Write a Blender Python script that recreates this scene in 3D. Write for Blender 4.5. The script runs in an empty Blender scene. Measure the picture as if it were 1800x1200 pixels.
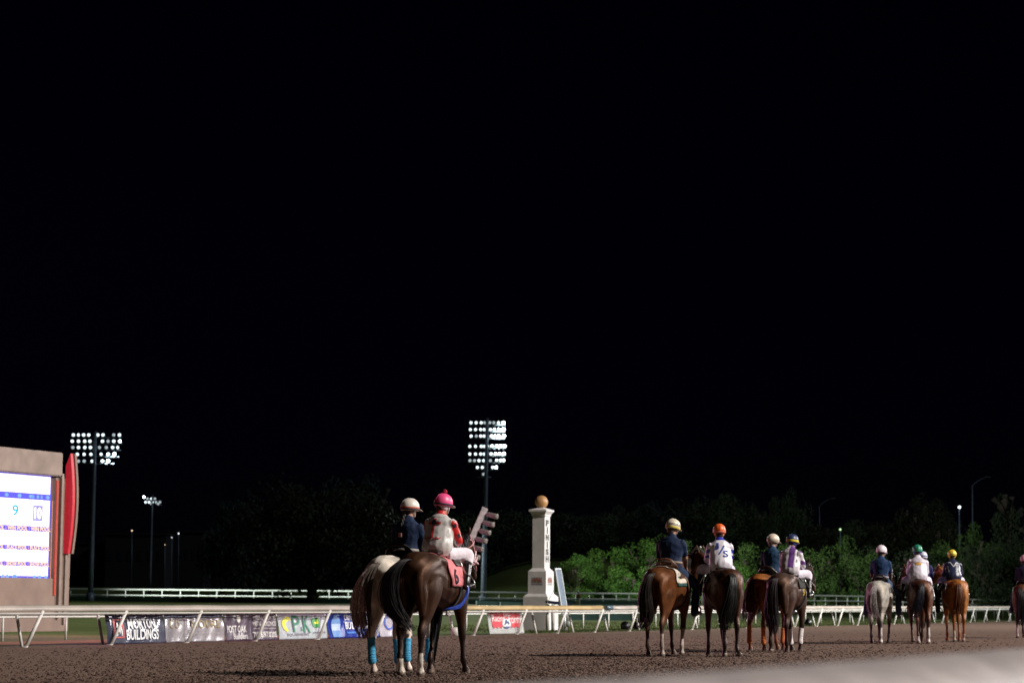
import bpy, bmesh, math, random
import numpy as np
from mathutils import Vector, Matrix
from mathutils.bvhtree import BVHTree
R = math.radians
S = bpy.context.scene
C = S.collection
random.seed(7); rng = np.random.default_rng(7)

# ------------------------------------------------------------------ camera
F = 4060.0; CX, CY = 900.0, 600.0; CAMZ = 1.05; TILT = math.atan(450.5 / F); ROLL = -0.008
cam = bpy.data.cameras.new('camera'); camo = bpy.data.objects.new('camera', cam); C.objects.link(camo)
cam.lens = 36 * F / 1800; cam.sensor_width = 36; cam.clip_end = 5000; cam.clip_start = 0.1
cam.dof.use_dof = True; cam.dof.focus_distance = 34; cam.dof.aperture_fstop = 3.2
CM = Matrix.Translation((0, 0, CAMZ)) @ Matrix.Rotation(math.pi / 2 + TILT, 4, 'X') @ Matrix.Rotation(-ROLL, 4, 'Z')
camo.matrix_world = CM
S.camera = camo
S.render.resolution_x = 1024; S.render.resolution_y = 682
S.view_settings.view_transform = 'Standard'; S.view_settings.look = 'None'
S.view_settings.exposure = 0.0; S.view_settings.gamma = 1
def at(px, py, Y):                      # point of the photograph at depth Y
    d = CM.to_3x3() @ Vector(((px - CX) / F, -(py - CY) / F, -1))
    return Vector((0, 0, CAMZ)) + d * (Y / d.y)

# ------------------------------------------------------------------ world
W = bpy.data.worlds.new('World'); S.world = W; W.use_nodes = True
nt = W.node_tree; bg = nt.nodes['Background']
sky = nt.nodes.new('ShaderNodeTexSky'); sky.sky_type = 'NISHITA'; sky.sun_disc = False
SUN_EL, SUN_AZ = R(35), R(111)          # azimuth from +Y towards +X
sky.sun_elevation = SUN_EL; sky.sun_rotation = SUN_AZ
hs = nt.nodes.new('ShaderNodeHueSaturation'); hs.inputs['Hue'].default_value = 0.5; hs.inputs['Saturation'].default_value = 1.0
nt.links.new(sky.outputs[0], hs.inputs['Color']); mv = nt.nodes.new('ShaderNodeMix'); mv.data_type = 'RGBA'; mv.blend_type = 'MULTIPLY'; mv.inputs['Factor'].default_value = 1; mv.inputs[7].default_value = (.42, .24, 1.25, 1)
nt.links.new(hs.outputs[0], mv.inputs[6]); nt.links.new(mv.outputs[2], bg.inputs[0])
bg.inputs[1].default_value = 0.00024

# ------------------------------------------------------------------ lights
def aim(o, to):
    o.rotation_euler = (Vector(to) - o.location).to_track_quat('-Z', 'Y').to_euler()
sd = Vector((math.sin(SUN_AZ) * math.cos(SUN_EL), math.cos(SUN_AZ) * math.cos(SUN_EL), math.sin(SUN_EL)))
l = bpy.data.lights.new('sun', 'SUN'); l.energy = 0.42; l.angle = R(2.0); l.color = (0.85, 0.95, 1.0)
lo = bpy.data.objects.new('sun', l); C.objects.link(lo); lo.location = (30, 0, 60)
lo.rotation_euler = (-sd).to_track_quat('-Z', 'Y').to_euler()
# the grandstand floodlight bank, off to the right behind the photographer
l = bpy.data.lights.new('stand_floodlight', 'SPOT'); l.energy = 1.3e6; l.spot_size = R(62); l.spot_blend = 0.45
l.shadow_soft_size = 2.2; l.color = (1.0, 0.93, 0.84)
lo = bpy.data.objects.new('stand_floodlight', l); C.objects.link(lo)
lo.location = Vector((4, 46, 1)) + sd * 150; aim(lo, (2, 55, 0))
def spot(name, loc, to, e, size, col, r=0.5):
    l = bpy.data.lights.new(name, 'SPOT'); l.energy = e; l.spot_size = R(size); l.spot_blend = 0.9; l.shadow_soft_size = r; l.color = col
    o = bpy.data.objects.new(name, l); C.objects.link(o); o.location = loc; aim(o, to); return o

# ------------------------------------------------------------------ layout
TH = R(24.5); U = Vector((math.sin(TH), math.cos(TH), 0)); N = Vector((math.cos(TH), -math.sin(TH), 0)); Z = Vector((0, 0, 1))
HL = Vector((-1.4, 31, 0)); SR = -20.2  # the horse line, the inner rail's distance from it
RAIL0 = Vector((-10.4, 60, 0))
def sm(t): t = max(0, min(1, t)); return t * t * (3 - 2 * t)
def sdist(x, y): return (x - HL.x) * N.x + (y - HL.y) * N.y
def zt(x, y):
    s = sdist(x, y)
    z = 0.0125 * max(SR, min(s, 13))
    si = SR - s
    if si > 0:
        z += 0.7 * sm((si - 15) / 30)
        z += 5.2 * sm((y - 258 - 52 * sm((x - 8) / 35)) / 60) * sm((x + 14) / 20) + 1.8 * sm((y - 300) / 80)
    return z
def gnd(x, y): return Vector((x, y, zt(x, y)))
def railp(t, s=0):                      # t metres along the rail from RAIL0, s towards the track
    p = RAIL0 + U * t + N * s
    return gnd(p.x, p.y)

# ------------------------------------------------------------------ materials
def mat(name, col, rough=0.7, spec=0.4, metal=0.0, noise=0.12, scale=8.0, bump=0.0, bscale=40.0, emit=None, es=0.0, coat=0.0, attr=False, col2=None):
    m = bpy.data.materials.new(name); m.use_nodes = True; t = m.node_tree; L = t.links; b = t.nodes['Principled BSDF']
    b.inputs['Roughness'].default_value = rough; b.inputs['Specular IOR Level'].default_value = spec
    b.inputs['Metallic'].default_value = metal; b.inputs['Coat Weight'].default_value = coat
    tc = t.nodes.new('ShaderNodeTexCoord'); n = t.nodes.new('ShaderNodeTexNoise')
    n.inputs['Scale'].default_value = scale; n.inputs['Detail'].default_value = 5; L.new(tc.outputs['Object'], n.inputs['Vector'])
    mx = t.nodes.new('ShaderNodeMix'); mx.data_type = 'RGBA'; mx.blend_type = 'MIX' if col2 else 'MULTIPLY'
    mr = t.nodes.new('ShaderNodeMapRange'); mr.inputs['From Min'].default_value = 0.35; mr.inputs['From Max'].default_value = 0.65
    L.new(n.outputs['Fac'], mr.inputs['Value'])
    if col2:
        L.new(mr.outputs[0], mx.inputs['Factor']); mx.inputs[7].default_value = (*col2, 1)
    else:
        mr.inputs['To Min'].default_value = 1 - noise * 2; mr.inputs['To Max'].default_value = 1 + noise
        mx.inputs['Factor'].default_value = 1; L.new(mr.outputs[0], mx.inputs[7])
    if attr:
        a = t.nodes.new('ShaderNodeVertexColor'); a.layer_name = 'Col'; L.new(a.outputs[0], mx.inputs[6])
    else: mx.inputs[6].default_value = (*col, 1)
    L.new(mx.outputs[2], b.inputs['Base Color'])
    if bump:
        n2 = t.nodes.new('ShaderNodeTexNoise'); n2.inputs['Scale'].default_value = bscale; n2.inputs['Detail'].default_value = 6
        L.new(tc.outputs['Object'], n2.inputs['Vector'])
        bp = t.nodes.new('ShaderNodeBump'); bp.inputs['Strength'].default_value = bump; bp.inputs['Distance'].default_value = 0.02
        L.new(n2.outputs['Fac'], bp.inputs['Height']); L.new(bp.outputs[0], b.inputs['Normal'])
    if emit:
        b.inputs['Emission Color'].default_value = (*emit, 1); b.inputs['Emission Strength'].default_value = es
        m.cycles.emission_sampling = 'NONE'
    return m
_mc = {}
def M(name, *a, **k):
    if name not in _mc: _mc[name] = mat(name, *a, **k)
    return _mc[name]
coatm = mat('horse_coat', (1, 1, 1), rough=0.48, spec=0.42, noise=0.25, scale=5, attr=True, bump=.2, bscale=70)
coatm.node_tree.nodes['Principled BSDF'].inputs['Specular Tint'].default_value = (.85, .48, .32, 1)
clothm = mat('cloth_dyed', (1, 1, 1), rough=0.75, spec=0.2, noise=0.1, scale=6, bump=1.0, bscale=9, attr=True)
silkm = mat('silk_dyed', (1, 1, 1), rough=0.38, spec=0.5, noise=0.05, scale=6, bump=.3, bscale=14, attr=True)
skinm = mat('skin', (0.42, 0.22, 0.15), rough=0.55, noise=0.06)
hairm = mat('hair_dyed', (1, 1, 1), rough=0.5, spec=0.35, noise=0.3, scale=30, attr=True)

# ------------------------------------------------------------------ object helpers
def tag(o, label, cat, group=None):
    o['label'] = label; o['category'] = cat
    if group: o['group'] = group
    return o
def empty(name, loc, rz=0):
    o = bpy.data.objects.new(name, None); C.objects.link(o); o.location = loc; o.rotation_euler = (0, 0, rz); o.empty_display_size = 0.2
    return o
def obj(name, me, m, parent=None, loc=None, kind=None, smooth=False):
    if isinstance(me, bmesh.types.BMesh):
        bm = me; me = bpy.data.meshes.new(name); bm.normal_update(); bm.to_mesh(me); bm.free()
    o = bpy.data.objects.new(name, me); C.objects.link(o)
    for q in (m if isinstance(m, (list, tuple)) else [m]): 
        if q and q.name not in [x.name for x in me.materials if x]: me.materials.append(q)
    if smooth: me.polygons.foreach_set('use_smooth', [True] * len(me.polygons))
    if parent: o.parent = parent
    if loc is not None: o.location = loc
    if kind: o['kind'] = kind
    return o
def B(): return bmesh.new()
def frame(o, x, y, z): return Matrix(((x.x, y.x, z.x, o.x), (x.y, y.y, z.y, o.y), (x.z, y.z, z.z, o.z), (0, 0, 0, 1)))
def box(bm, c, s, m=None, bev=0.0, mi=0):
    r = bmesh.ops.create_cube(bm, size=1); vs = r['verts']
    for v in vs:
        v.co = Vector((v.co.x * s[0], v.co.y * s[1], v.co.z * s[2])) + Vector(c)
    fs = list({f for v in vs for f in v.link_faces})
    for f in fs: f.material_index = mi
    if bev:
        es = list({e for v in vs for e in v.link_edges})
        r2 = bmesh.ops.bevel(bm, geom=es, offset=bev, segments=2, affect='EDGES')
        vs = list({v for f in r2['faces'] for v in f.verts} | {v for v in vs if v.is_valid})
    if m is not None:
        for v in vs: v.co = m @ v.co
    return vs
def crom(P, k):
    P = np.array(P, float)
    if len(P) < 3 or k <= 1: return P
    Q = np.vstack([2 * P[0] - P[1], P, 2 * P[-1] - P[-2]]); out = []
    for i in range(1, len(Q) - 2):
        for j in range(k):
            t = j / k; a, b, c, d = Q[i - 1], Q[i], Q[i + 1], Q[i + 2]
            out.append(0.5 * (2 * b + (c - a) * t + (2 * a - 5 * b + 4 * c - d) * t * t + (3 * b - a - 3 * c + d) * t ** 3))
    out.append(P[-1]); return np.array(out)
def tube(bm, P, k=3, sides=12, side=Vector((0, 1, 0)), mi=0, cap=True):
    """P rows: x y z r_side r_other"""
    P = [tuple(p) if len(p) == 5 else (*p, p[3]) for p in P]
    Q = crom(P, k); n = len(Q); rings = []
    for i in range(n):
        a = Q[max(0, i - 1)][:3]; b = Q[min(n - 1, i + 1)][:3]
        T = Vector(b - a); T = T.normalized() if T.length > 1e-7 else Vector((0, 0, 1))
        sv = side - T * side.dot(T)
        if sv.length < 0.15: sv = Vector((1, 0, 0)) - T * T.x
        if sv.length < 0.15: sv = Vector((0, 0, 1)) - T * T.z
        sv.normalize(); o = T.cross(sv); c = Vector(Q[i][:3]); rs, ro = max(1e-4, Q[i][3]), max(1e-4, Q[i][4])
        rings.append([bm.verts.new(c + sv * rs * math.cos(2 * math.pi * j / sides) + o * ro * math.sin(2 * math.pi * j / sides)) for j in range(sides)])
    for i in range(n - 1):
        for j in range(sides):
            f = bm.faces.new((rings[i][j], rings[i][(j + 1) % sides], rings[i + 1][(j + 1) % sides], rings[i + 1][j])); f.material_index = mi; f.smooth = True
    if cap:
        f = bm.faces.new(list(reversed(rings[0]))); f.material_index = mi
        f = bm.faces.new(rings[-1]); f.material_index = mi
def bar(bm, a, b, r, sides=8, mi=0, r2=None):
    tube(bm, [(*a, r), (*b, r2 if r2 is not None else r)], k=1, sides=sides, mi=mi)
def ball(bm, c, s, mi=0, u=12, v=8, m=None):
    r = bmesh.ops.create_uvsphere(bm, u_segments=u, v_segments=v, radius=1)
    for q in r['verts']:
        q.co = Vector((q.co.x * s[0], q.co.y * s[1], q.co.z * s[2]))
        if m is not None: q.co = m @ q.co
        q.co += Vector(c)
        for f in q.link_faces: f.material_index = mi; f.smooth = True
def poly(bm, pts, th, m, mi=0):
    """flat outline pts (x,y), thickness th along local z, placed by matrix m"""
    lo_ = [bm.verts.new(m @ Vector((x, y, 0))) for x, y in pts]; hi = [bm.verts.new(m @ Vector((x, y, th))) for x, y in pts]
    n = len(pts); f = bm.faces.new(hi); f.material_index = mi
    f = bm.faces.new(list(reversed(lo_))); f.material_index = mi
    for i in range(n):
        f = bm.faces.new((lo_[i], lo_[(i + 1) % n], hi[(i + 1) % n], hi[i])); f.material_index = mi
def evalmesh(o):
    dg = bpy.context.evaluated_depsgraph_get(); me = bpy.data.meshes.new_from_object(o.evaluated_get(dg), depsgraph=dg)
    return me
def text_me(body, w, h, off=0.0, ext=0.004, shear=0.0):
    """a word as mesh, scaled to w x h, centred on 0"""
    cu = bpy.data.curves.new('t', 'FONT'); cu.body = body; cu.offset = off; cu.extrude = ext; cu.shear = shear; cu.resolution_u = 3
    cu.align_x = 'CENTER'; cu.space_line = 0.95
    o = bpy.data.objects.new('t', cu); C.objects.link(o); me = evalmesh(o); bpy.data.objects.remove(o)
    n = len(me.vertices); a = np.empty(n * 3); me.vertices.foreach_get('co', a); a = a.reshape(-1, 3)
    lo_, hi = a.min(0), a.max(0); a[:, 0] = (a[:, 0] - (lo_[0] + hi[0]) / 2) * (w / (hi[0] - lo_[0])); a[:, 1] = (a[:, 1] - (lo_[1] + hi[1]) / 2) * (h / (hi[1] - lo_[1]))
    me.vertices.foreach_set('co', a.ravel()); return me
def text(name, body, w, h, m4, mt, parent, **k):
    me = text_me(body, w, h, **k); me.transform(m4); me.name = name
    me.materials.clear()
    return obj(name, me, mt, parent)

# closed lofts fused to one skin
def fuse(tubes, voxel, smooth=4, extra=None, k=4, sides=14):
    bm = B()
    for tg, P in tubes: tube(bm, P, k=k, sides=sides)
    if extra: extra(bm)
    me = bpy.data.meshes.new('f'); bm.normal_update(); bm.to_mesh(me); bm.free()
    o = bpy.data.objects.new('f', me); C.objects.link(o)
    r = o.modifiers.new('r', 'REMESH'); r.mode = 'VOXEL'; r.voxel_size = voxel; r.use_smooth_shade = True
    if smooth: s = o.modifiers.new('s', 'SMOOTH'); s.factor = 0.5; s.iterations = smooth
    out = evalmesh(o); bpy.data.objects.remove(o); bpy.data.meshes.remove(me)
    return out
def paint(me, tubes, fn):
    """colour every vertex by the loft it belongs to: fn(tag, t, co)"""
    n = len(me.vertices); a = np.empty(n * 3); me.vertices.foreach_get('co', a); a = a.reshape(-1, 3)
    best = np.full(n, 1e9); bt = np.zeros(n, int); bu = np.zeros(n); tags = []
    for i, (tg, P) in enumerate(tubes):
        tags.append(tg); P = [tuple(p) if len(p) == 5 else (*p, p[3]) for p in P]; Q = crom(P, 4)
        for j, q in enumerate(Q):
            d = np.linalg.norm(a - q[:3], axis=1) / ((q[3] + q[4]) / 2)
            w = d < best; best[w] = d[w]; bt[w] = i; bu[w] = j / (len(Q) - 1)
    col = me.color_attributes.new('Col', 'FLOAT_COLOR', 'POINT'); arr = np.ones((n, 4))
    for i in range(n): arr[i, :3] = fn(tags[bt[i]], bu[i], a[i])
    col.data.foreach_set('color', arr.ravel())
def flat_col(me, c, var=0.0):
    n = len(me.vertices); arr = np.ones((n, 4)); arr[:, :3] = c
    col = me.color_attributes.new('Col', 'FLOAT_COLOR', 'POINT'); col.data.foreach_set('color', arr.ravel())

# ------------------------------------------------------------------ horses
HIND = [(-.50, 1.27, .15, .25), (-.55, 1.08, .155, .25), (-.61, .90, .115, .17), (-.69, .70, .066, .10), (-.775, .58, .056, .085), (-.765, .48, .043, .054),
        (-.75, .33, .034, .041), (-.735, .205, .046, .050), (-.70, .135, .036, .040), (-.68, .085, .050, .056), (-.66, .0, .064, .072)]
FORE = [(.50, 1.20, .10, .20), (.50, 1.02, .105, .16), (.50, .84, .082, .105), (.505, .68, .058, .068), (.51, .53, .056, .062), (.505, .44, .040, .046),
        (.50, .31, .034, .040), (.50, .20, .045, .048), (.53, .13, .036, .038), (.55, .08, .050, .055), (.57, .0, .063, .070)]
TORSO = [(-.88, 0, 1.30, .05, .08), (-.84, 0, 1.315, .17, .19), (-.74, 0, 1.33, .25, .265), (-.58, 0, 1.325, .29, .295), (-.40, 0, 1.30, .295, .315), (-.20, 0, 1.265, .29, .31), (0, 0, 1.23, .305, .33),
         (.2, 0, 1.215, .30, .355), (.40, 0, 1.22, .26, .385), (.57, 0, 1.23, .22, .33), (.72, 0, 1.24, .17, .23), (.79, 0, 1.25, .08, .12)]
NECK = [(.42, 0, 1.33, .16, .27), (.62, 0, 1.42, .13, .25), (.80, 0, 1.56, .10, .205), (.95, 0, 1.70, .085, .165), (1.06, 0, 1.81, .078, .13), (1.11, 0, 1.86, .06, .09)]
HEAD = [(1.03, 0, 1.87, .06, .07), (1.10, 0, 1.81, .095, .125), (1.17, 0, 1.73, .105, .145), (1.25, 0, 1.62, .085, .12), (1.33, 0, 1.51, .062, .085), (1.40, 0, 1.42, .056, .066), (1.45, 0, 1.36, .05, .056), (1.47, 0, 1.33, .03, .035)]
def pose_leg(ch, hinges, angs, y0, y1, lift):
    P = [list(p) for p in ch]
    for h, a in zip(hinges, angs):
        if not a: continue
        jx, jz = P[h][0], P[h][1]; c, s = math.cos(R(a)), math.sin(R(a))
        for i in range(h + 1, len(P)):
            x, z = P[i][0] - jx, P[i][1] - jz; P[i][0] = jx + x * c - z * s; P[i][1] = jz + x * s + z * c
    if not lift:
        zb = P[-1][1]; zt_ = P[0][1]; k = zt_ / (zt_ - zb)
        for p in P: p[1] = (p[1] - zb) * k
    out = []
    for i, (x, z, rw, rh) in enumerate(P):
        t = min(1, i / 4); out.append((x, y0 + (y1 - y0) * (i / (len(P) - 1)) + 0 * t, z, rw, rh))
    return out
def bend_neck(P, yaw, pitch):
    """turn the neck and head about the neck's root, more the farther along"""
    out = []; j = Vector((.50, 0, 1.34)); end = Vector((1.45, 0, 1.4))
    for p in P:
        v = Vector(p[:3]) - j; f = min(1, max(0, v.length / 0.85))
        v = Matrix.Rotation(R(yaw) * f * (1 + .35 * f) / 1.35, 3, 'Z') @ Matrix.Rotation(R(-pitch) * f, 3, 'Y') @ v
        out.append((*(j + v), *p[3:]))
    return out
def strands(bm, root, path, spread, n, r0, seed, length=1.0, sides=3, root_r=.03, taper=1.0, core=True):
    rd = random.Random(seed); path = [Vector(p) for p in path]
    for i in range(n):
        a = rd.uniform(0, 6.283); q = math.sqrt(rd.random()); l = rd.uniform(.5, 1.0) * length; pts = []
        ks = len(path); w = rd.uniform(-.02, .02)
        for j, p in enumerate(path):
            t = j / (ks - 1)
            if t > l + .12: break
            sp = spread[j]
            pts.append((p.x + math.cos(a) * sp * q * .75 + rd.uniform(-.008, .008), p.y + math.sin(a) * sp * q + w * t + rd.uniform(-.008, .008), p.z + rd.uniform(-.02, .02) * t, r0 * (1 - .8 * t) + .0012))
        if len(pts) > 2: tube(bm, pts, k=3, sides=sides, cap=False)
    if core: tube(bm, [(*p, max(.004, s * .7), max(.004, s * .45)) for p, s in zip(path[:-2], spread[:-2])], k=3, sides=10)
def wrapgrid(bvh, xs, angs, off, zc=1.22, shape=None, yc=0):
    """a cloth laid on the body: rows along x, columns round the back"""
    bm = B(); rows = []
    for i, x in enumerate(xs):
        row = []
        for j, a in enumerate(angs):
            xx, aa = (x, a) if shape is None else shape(i / (len(xs) - 1), j / (len(angs) - 1), x, a)
            d = Vector((0, math.sin(R(aa)), math.cos(R(aa)))); o = Vector((xx, yc, zc)) + d * 1.2
            h = bvh.ray_cast(o, -d)
            p = h[0] if h[0] is not None else Vector((xx, 0, zc)) + d * .3
            row.append(bm.verts.new(p + d * off))
        rows.append(row)
    for i in range(len(rows) - 1):
        for j in range(len(angs) - 1):
            f = bm.faces.new((rows[i][j], rows[i + 1][j], rows[i + 1][j + 1], rows[i][j + 1])); f.smooth = True
    bm.normal_update(); r = bmesh.ops.solidify(bm, geom=list(bm.faces), thickness=-.012)
    for v in bm.verts: pass
    return bm
def lin(a, b, n): return [a + (b - a) * i / (n - 1) for i in range(n)]

def hcol(c): return c
def make_horse(px, Y, az, label, cat, coat, legs, poses, neck=(0, 0), scale=1.0, voxel=.02, tailc=None, tailp=None, socks={}, patches=None,
               mane=(.01, .008, .007), wraps={}, bridle=(.03, .02, .015), shoe=None, seed=1, edge=.0, group='horses walking in pairs along the dirt track', dim_len=1.0, blaze=None):
    hip = at(px, 1000, Y); h = Vector((math.sin(R(az)), math.cos(R(az)), 0))
    base = Vector((hip.x, hip.y, 0)) + h * .55 * scale; base = gnd(base.x, base.y)
    # a horse's left is +y of its frame (x forwards)
    root = empty('horse', base, math.pi / 2 - R(az)); root.scale = (scale,) * 3
    tag(root, label, cat, group)
    T = [('torso', TORSO)]
    nk = bend_neck(NECK, *neck); hd = bend_neck(HEAD, *neck)
    T += [('neck', nk), ('head', hd)]
    chains = {}
    for k, ch, y0, y1 in (('hl', HIND, .145, .12), ('hr', HIND, -.145, -.12), ('fl', FORE, .15, .11), ('fr', FORE, -.15, -.11)):
        p = poses.get(k, (0, 0, 0)); lift = len(p) > 3 and p[3]
        hg = (0, 4, 7)
        chains[k] = pose_leg(ch, hg, (p[0], -p[1], -p[2]), y0, y1 + (p[4] if len(p) > 4 else 0), lift)
        T.append((k, chains[k]))
    # buttocks and muscles
    for s in (1, -1):
        T.append(('torso', [(-.30, s * .14, 1.44, .10, .09), (-.50, s * .155, 1.44, .13, .13), (-.70, s * .14, 1.36, .125, .15), (-.80, s * .125, 1.22, .10, .13), (-.775, s * .13, 1.04, .092, .105), (-.745, s * .13, .90, .068, .075), (-.725, s * .125, .78, .035, .04)]))
        T.append(('torso', [(.40, s * .17, 1.32, .07, .14), (.55, s * .16, 1.20, .10, .14), (.62, s * .13, 1.10, .09, .12)]))
    for s in (1, -1): T.append(('torso', [(-.16, s * .20, 1.42, .05, .05), (-.27, s * .225, 1.47, .075, .06), (-.40, s * .20, 1.50, .08, .07), (-.56, s * .13, 1.52, .08, .07)]))
    # ears
    for s in (1, -1):
        e = [(1.03, s * .06, 1.90, .026, .02), (1.02, s * .075, 1.96, .03, .016), (1.03, s * .08, 2.03, .012, .008)]
        T.append(('ear', bend_neck(e, *neck)))
    me = fuse(T, voxel, smooth=5)
    nv = len(me.vertices); co_ = np.empty(nv * 3); me.vertices.foreach_get('co', co_); co_ = co_.reshape(-1, 3)
    no_ = np.empty(nv * 3); me.vertices.foreach_get('normal', no_); no_ = no_.reshape(-1, 3); X, Yv, Zv = co_[:, 0], np.abs(co_[:, 1]), co_[:, 2]
    def g(a, c, w): return np.exp(-((a - c) / w) ** 2)
    d = -.016 * g(Yv, .205 - .05 * (1.2 - Zv), .022) * g(Zv, 1.12, .26) * np.clip((-.50 - X) / .15, 0, 1)          # crease down the back of the thigh
    d += -.022 * g(X, -.20, .09) * g(Zv, 1.34, .12) * np.clip((Yv - .10) / .1, 0, 1)                              # flank hollow
    d += -.014 * g(X, .30 + (Zv - 1.1) * .3, .03) * g(Zv, 1.25, .22) * np.clip((Yv - .05) / .1, 0, 1)              # behind the shoulder
    d += .006 * np.sin(X * 34 + Zv * 9) * g(X, .02, .25) * g(Zv, 1.15, .2) * (Yv > .2)        # ribs
    co_ = co_ + no_ * d[:, None]; me.vertices.foreach_set('co', co_.ravel())
    legc = legs
    def fn(tg, t, co):
        x, y, z = co; c = coat
        if patches:
            q = patches(tg, x, y, z)
            if q is not None: c = q
        if tg in ('hl', 'hr', 'fl', 'fr'):
            f = max(0, min(1, (z - .50) / .28)) if legc is not None else 1
            if legc is not None: c = [legc[i] * (1 - f) + c[i] * f for i in range(3)]
            if tg in socks and z < socks[tg][0]: c = socks[tg][1]
            if t > .93 and z < .085: c = (.10, .08, .065)
        if tg == 'head':
            if t > .8: c = [q * .5 for q in c]
            if blaze and abs(y - blaze[1]) < blaze[2] and t < .9 and blaze[0](co): c = (.6, .57, .52)
        return c
    paint(me, T, fn)
    body = obj('body', me, coatm, root)
    bvh = BVHTree.FromPolygons([v.co for v in me.vertices], [p.vertices[:] for p in me.polygons])
    # eyes
    e = bend_neck([(1.155, .088, 1.76, .02), (1.155, -.088, 1.76, .02)], *neck)
    for p in e:
        b = B(); ball(b, p[:3], (.022, .016, .020), u=8, v=6); obj('eye', b, M('eye', (.01, .008, .006), rough=.1), root)
    # tail
    b = B(); tp = tailp or [(-.84, 0, 1.50), (-.93, 0, 1.46), (-.99, 0, 1.30), (-1.0, 0, 1.05), (-.98, 0, .80), (-.96, 0, .58), (-.95, 0, .40)]
    strands(b, None, tp, [.035, .055, .095, .13, .145, .13, .09][:len(tp)], 260, .0085, seed)
    tm = bpy.data.meshes.new('tail'); b.to_mesh(tm); b.free()
    n = len(tm.vertices); arr = np.ones((n, 4)); cc = tailc or [mane]
    a = np.empty(n * 3); tm.vertices.foreach_get('co', a); a = a.reshape(-1, 3)
    rr = np.random.default_rng(seed)
    for i in range(n):
        w = (a[i][1] - edge) * 9 + math.sin(a[i][1] * 60) * .3
        if len(cc) == 1: c = cc[0]
        elif len(cc) == 3:   # core, edge, tip
            ed = sm((w - .15) * 1.6); tip = sm((.62 - a[i][2]) / .2); c = [cc[0][k] * (1 - ed) + cc[1][k] * ed for k in range(3)]; c = [c[k] * (1 - tip) + cc[2][k] * tip for k in range(3)]
        arr[i, :3] = c
    col = tm.color_attributes.new('Col', 'FLOAT_COLOR', 'POINT'); col.data.foreach_set('color', arr.ravel())
    obj('tail', tm, hairm, root)
    # mane along the crest, falling to the right
    b = B(); rd = random.Random(seed + 5)
    for i in range(110):
        t = rd.random(); x = .48 + t * .56; z = 1.58 + t * .36 - .04 * math.sin(t * 3.1); s = -1
        l = rd.uniform(.10, .2)
        pts = [(x, 0, z, .008), (x - .01, s * .05, z + .0, .008), (x - .02, s * .09, z - l * .5, .006), (x - .02, s * .10, z - l, .002)]
        tube(b, bend_neck(pts, *neck), k=2, sides=3, cap=False)
    for i in range(14):
        y = rd.uniform(-.03, .03); tube(b, bend_neck([(1.03, y, 1.93, .008), (1.12, y, 1.93, .007), (1.17, y * 1.4, 1.84, .003)], *neck), k=2, sides=3, cap=False)
    mm = bpy.data.meshes.new('mane'); b.to_mesh(mm); b.free(); flat_col(mm, mane); obj('mane', mm, hairm, root)
    # bridle
    b = B(); bc = M('strap_%02d%02d%02d' % tuple(int(q * 99) for q in bridle), bridle, rough=.5)
    def ring(c, n, rw, rh, r=.009):
        c = Vector(c); n = Vector(n).normalized(); s = Vector((0, 1, 0)); o = n.cross(s)
        pts = [tuple(c + s * rw * math.cos(a) + o * rh * math.sin(a)) for a in lin(0, 2 * math.pi, 15)]
        return pts
    for c, n, rw, rh in (((1.30, 0, 1.555), (.63, 0, -.77), .084, .112), ((1.115, 0, 1.79), (.45, 0, -.55), .11, .142), ((1.10, 0, 1.83), (-.2, 0, -1), .095, .12)):
        pts = ring(c, n, rw, rh); tube(b, bend_neck([(*p, .010) for p in pts], *neck), k=1, sides=6)
    for s in (1, -1):
        pts = [(1.04, s * .085, 1.90, .010), (1.16, s * .108, 1.72, .010), (1.27, s * .092, 1.57, .010), (1.37, s * .068, 1.44, .010)]
        tube(b, bend_neck(pts, *neck), k=2, sides=6)
    obj('bridle', b, bc, root)
    for k, c in wraps.items():
        ch = chains[k]; rs = [ch[5], ch[6], ch[7]]
        pts = [(*[ch[4][q] * .35 + ch[5][q] * .65 for q in range(3)], .054, .064), (*ch[5][:3], .052, .060), (*ch[6][:3], .050, .056), (*[ch[6][q] * .4 + ch[7][q] * .6 for q in range(3)], .052, .056), (*ch[7][:3], .056, .060), (*[ch[7][q] * .55 + ch[8][q] * .45 for q in range(3)], .050, .052)]
        b = B(); tube(b, pts, k=5, sides=16)
        # bandage turns
        for i in range(9):
            t = (i + .5) / 9 * (len(pts) - 1); j = min(int(t), len(pts) - 2); f = t - j
            q = [pts[j][m] * (1 - f) + pts[j + 1][m] * f for m in range(5)]; d = Vector(pts[j + 1][:3]) - Vector(pts[j][:3]); d.normalize(); p0 = Vector(q[:3])
            tube(b, [(*(p0 - d * .011), q[3]), (*p0, q[3] + .005, q[4] + .005), (*(p0 + d * .011), q[3])], k=2, sides=16, cap=False)
        obj('leg_wrap', b, M('wrap_%02d%02d%02d' % tuple(int(q * 99) for q in c), c, rough=.85, bump=.6, bscale=60), root)
    if shoe:
        ch = chains[shoe]; p = Vector(ch[-1][:3]); q = Vector(ch[-3][:3]); d = (p - q).normalized(); b = B()
        s = Vector((0, 1, 0)); o = d.cross(s)
        tube(b, [(*(p + d * .012 + s * .064 * math.sin(a) + o * .076 * math.cos(a)), .009) for a in lin(-2.5, 2.5, 20)], k=1, sides=6)
        obj('horseshoe', b, M('shoe_steel', (.6, .58, .56), rough=.35, metal=.8), root)
    return root, bvh, h

def root_part(root, name, bm, m, label=None):
    o = obj(name, bm, m, root)
    if label: o['label'] = label
    return o

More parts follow.
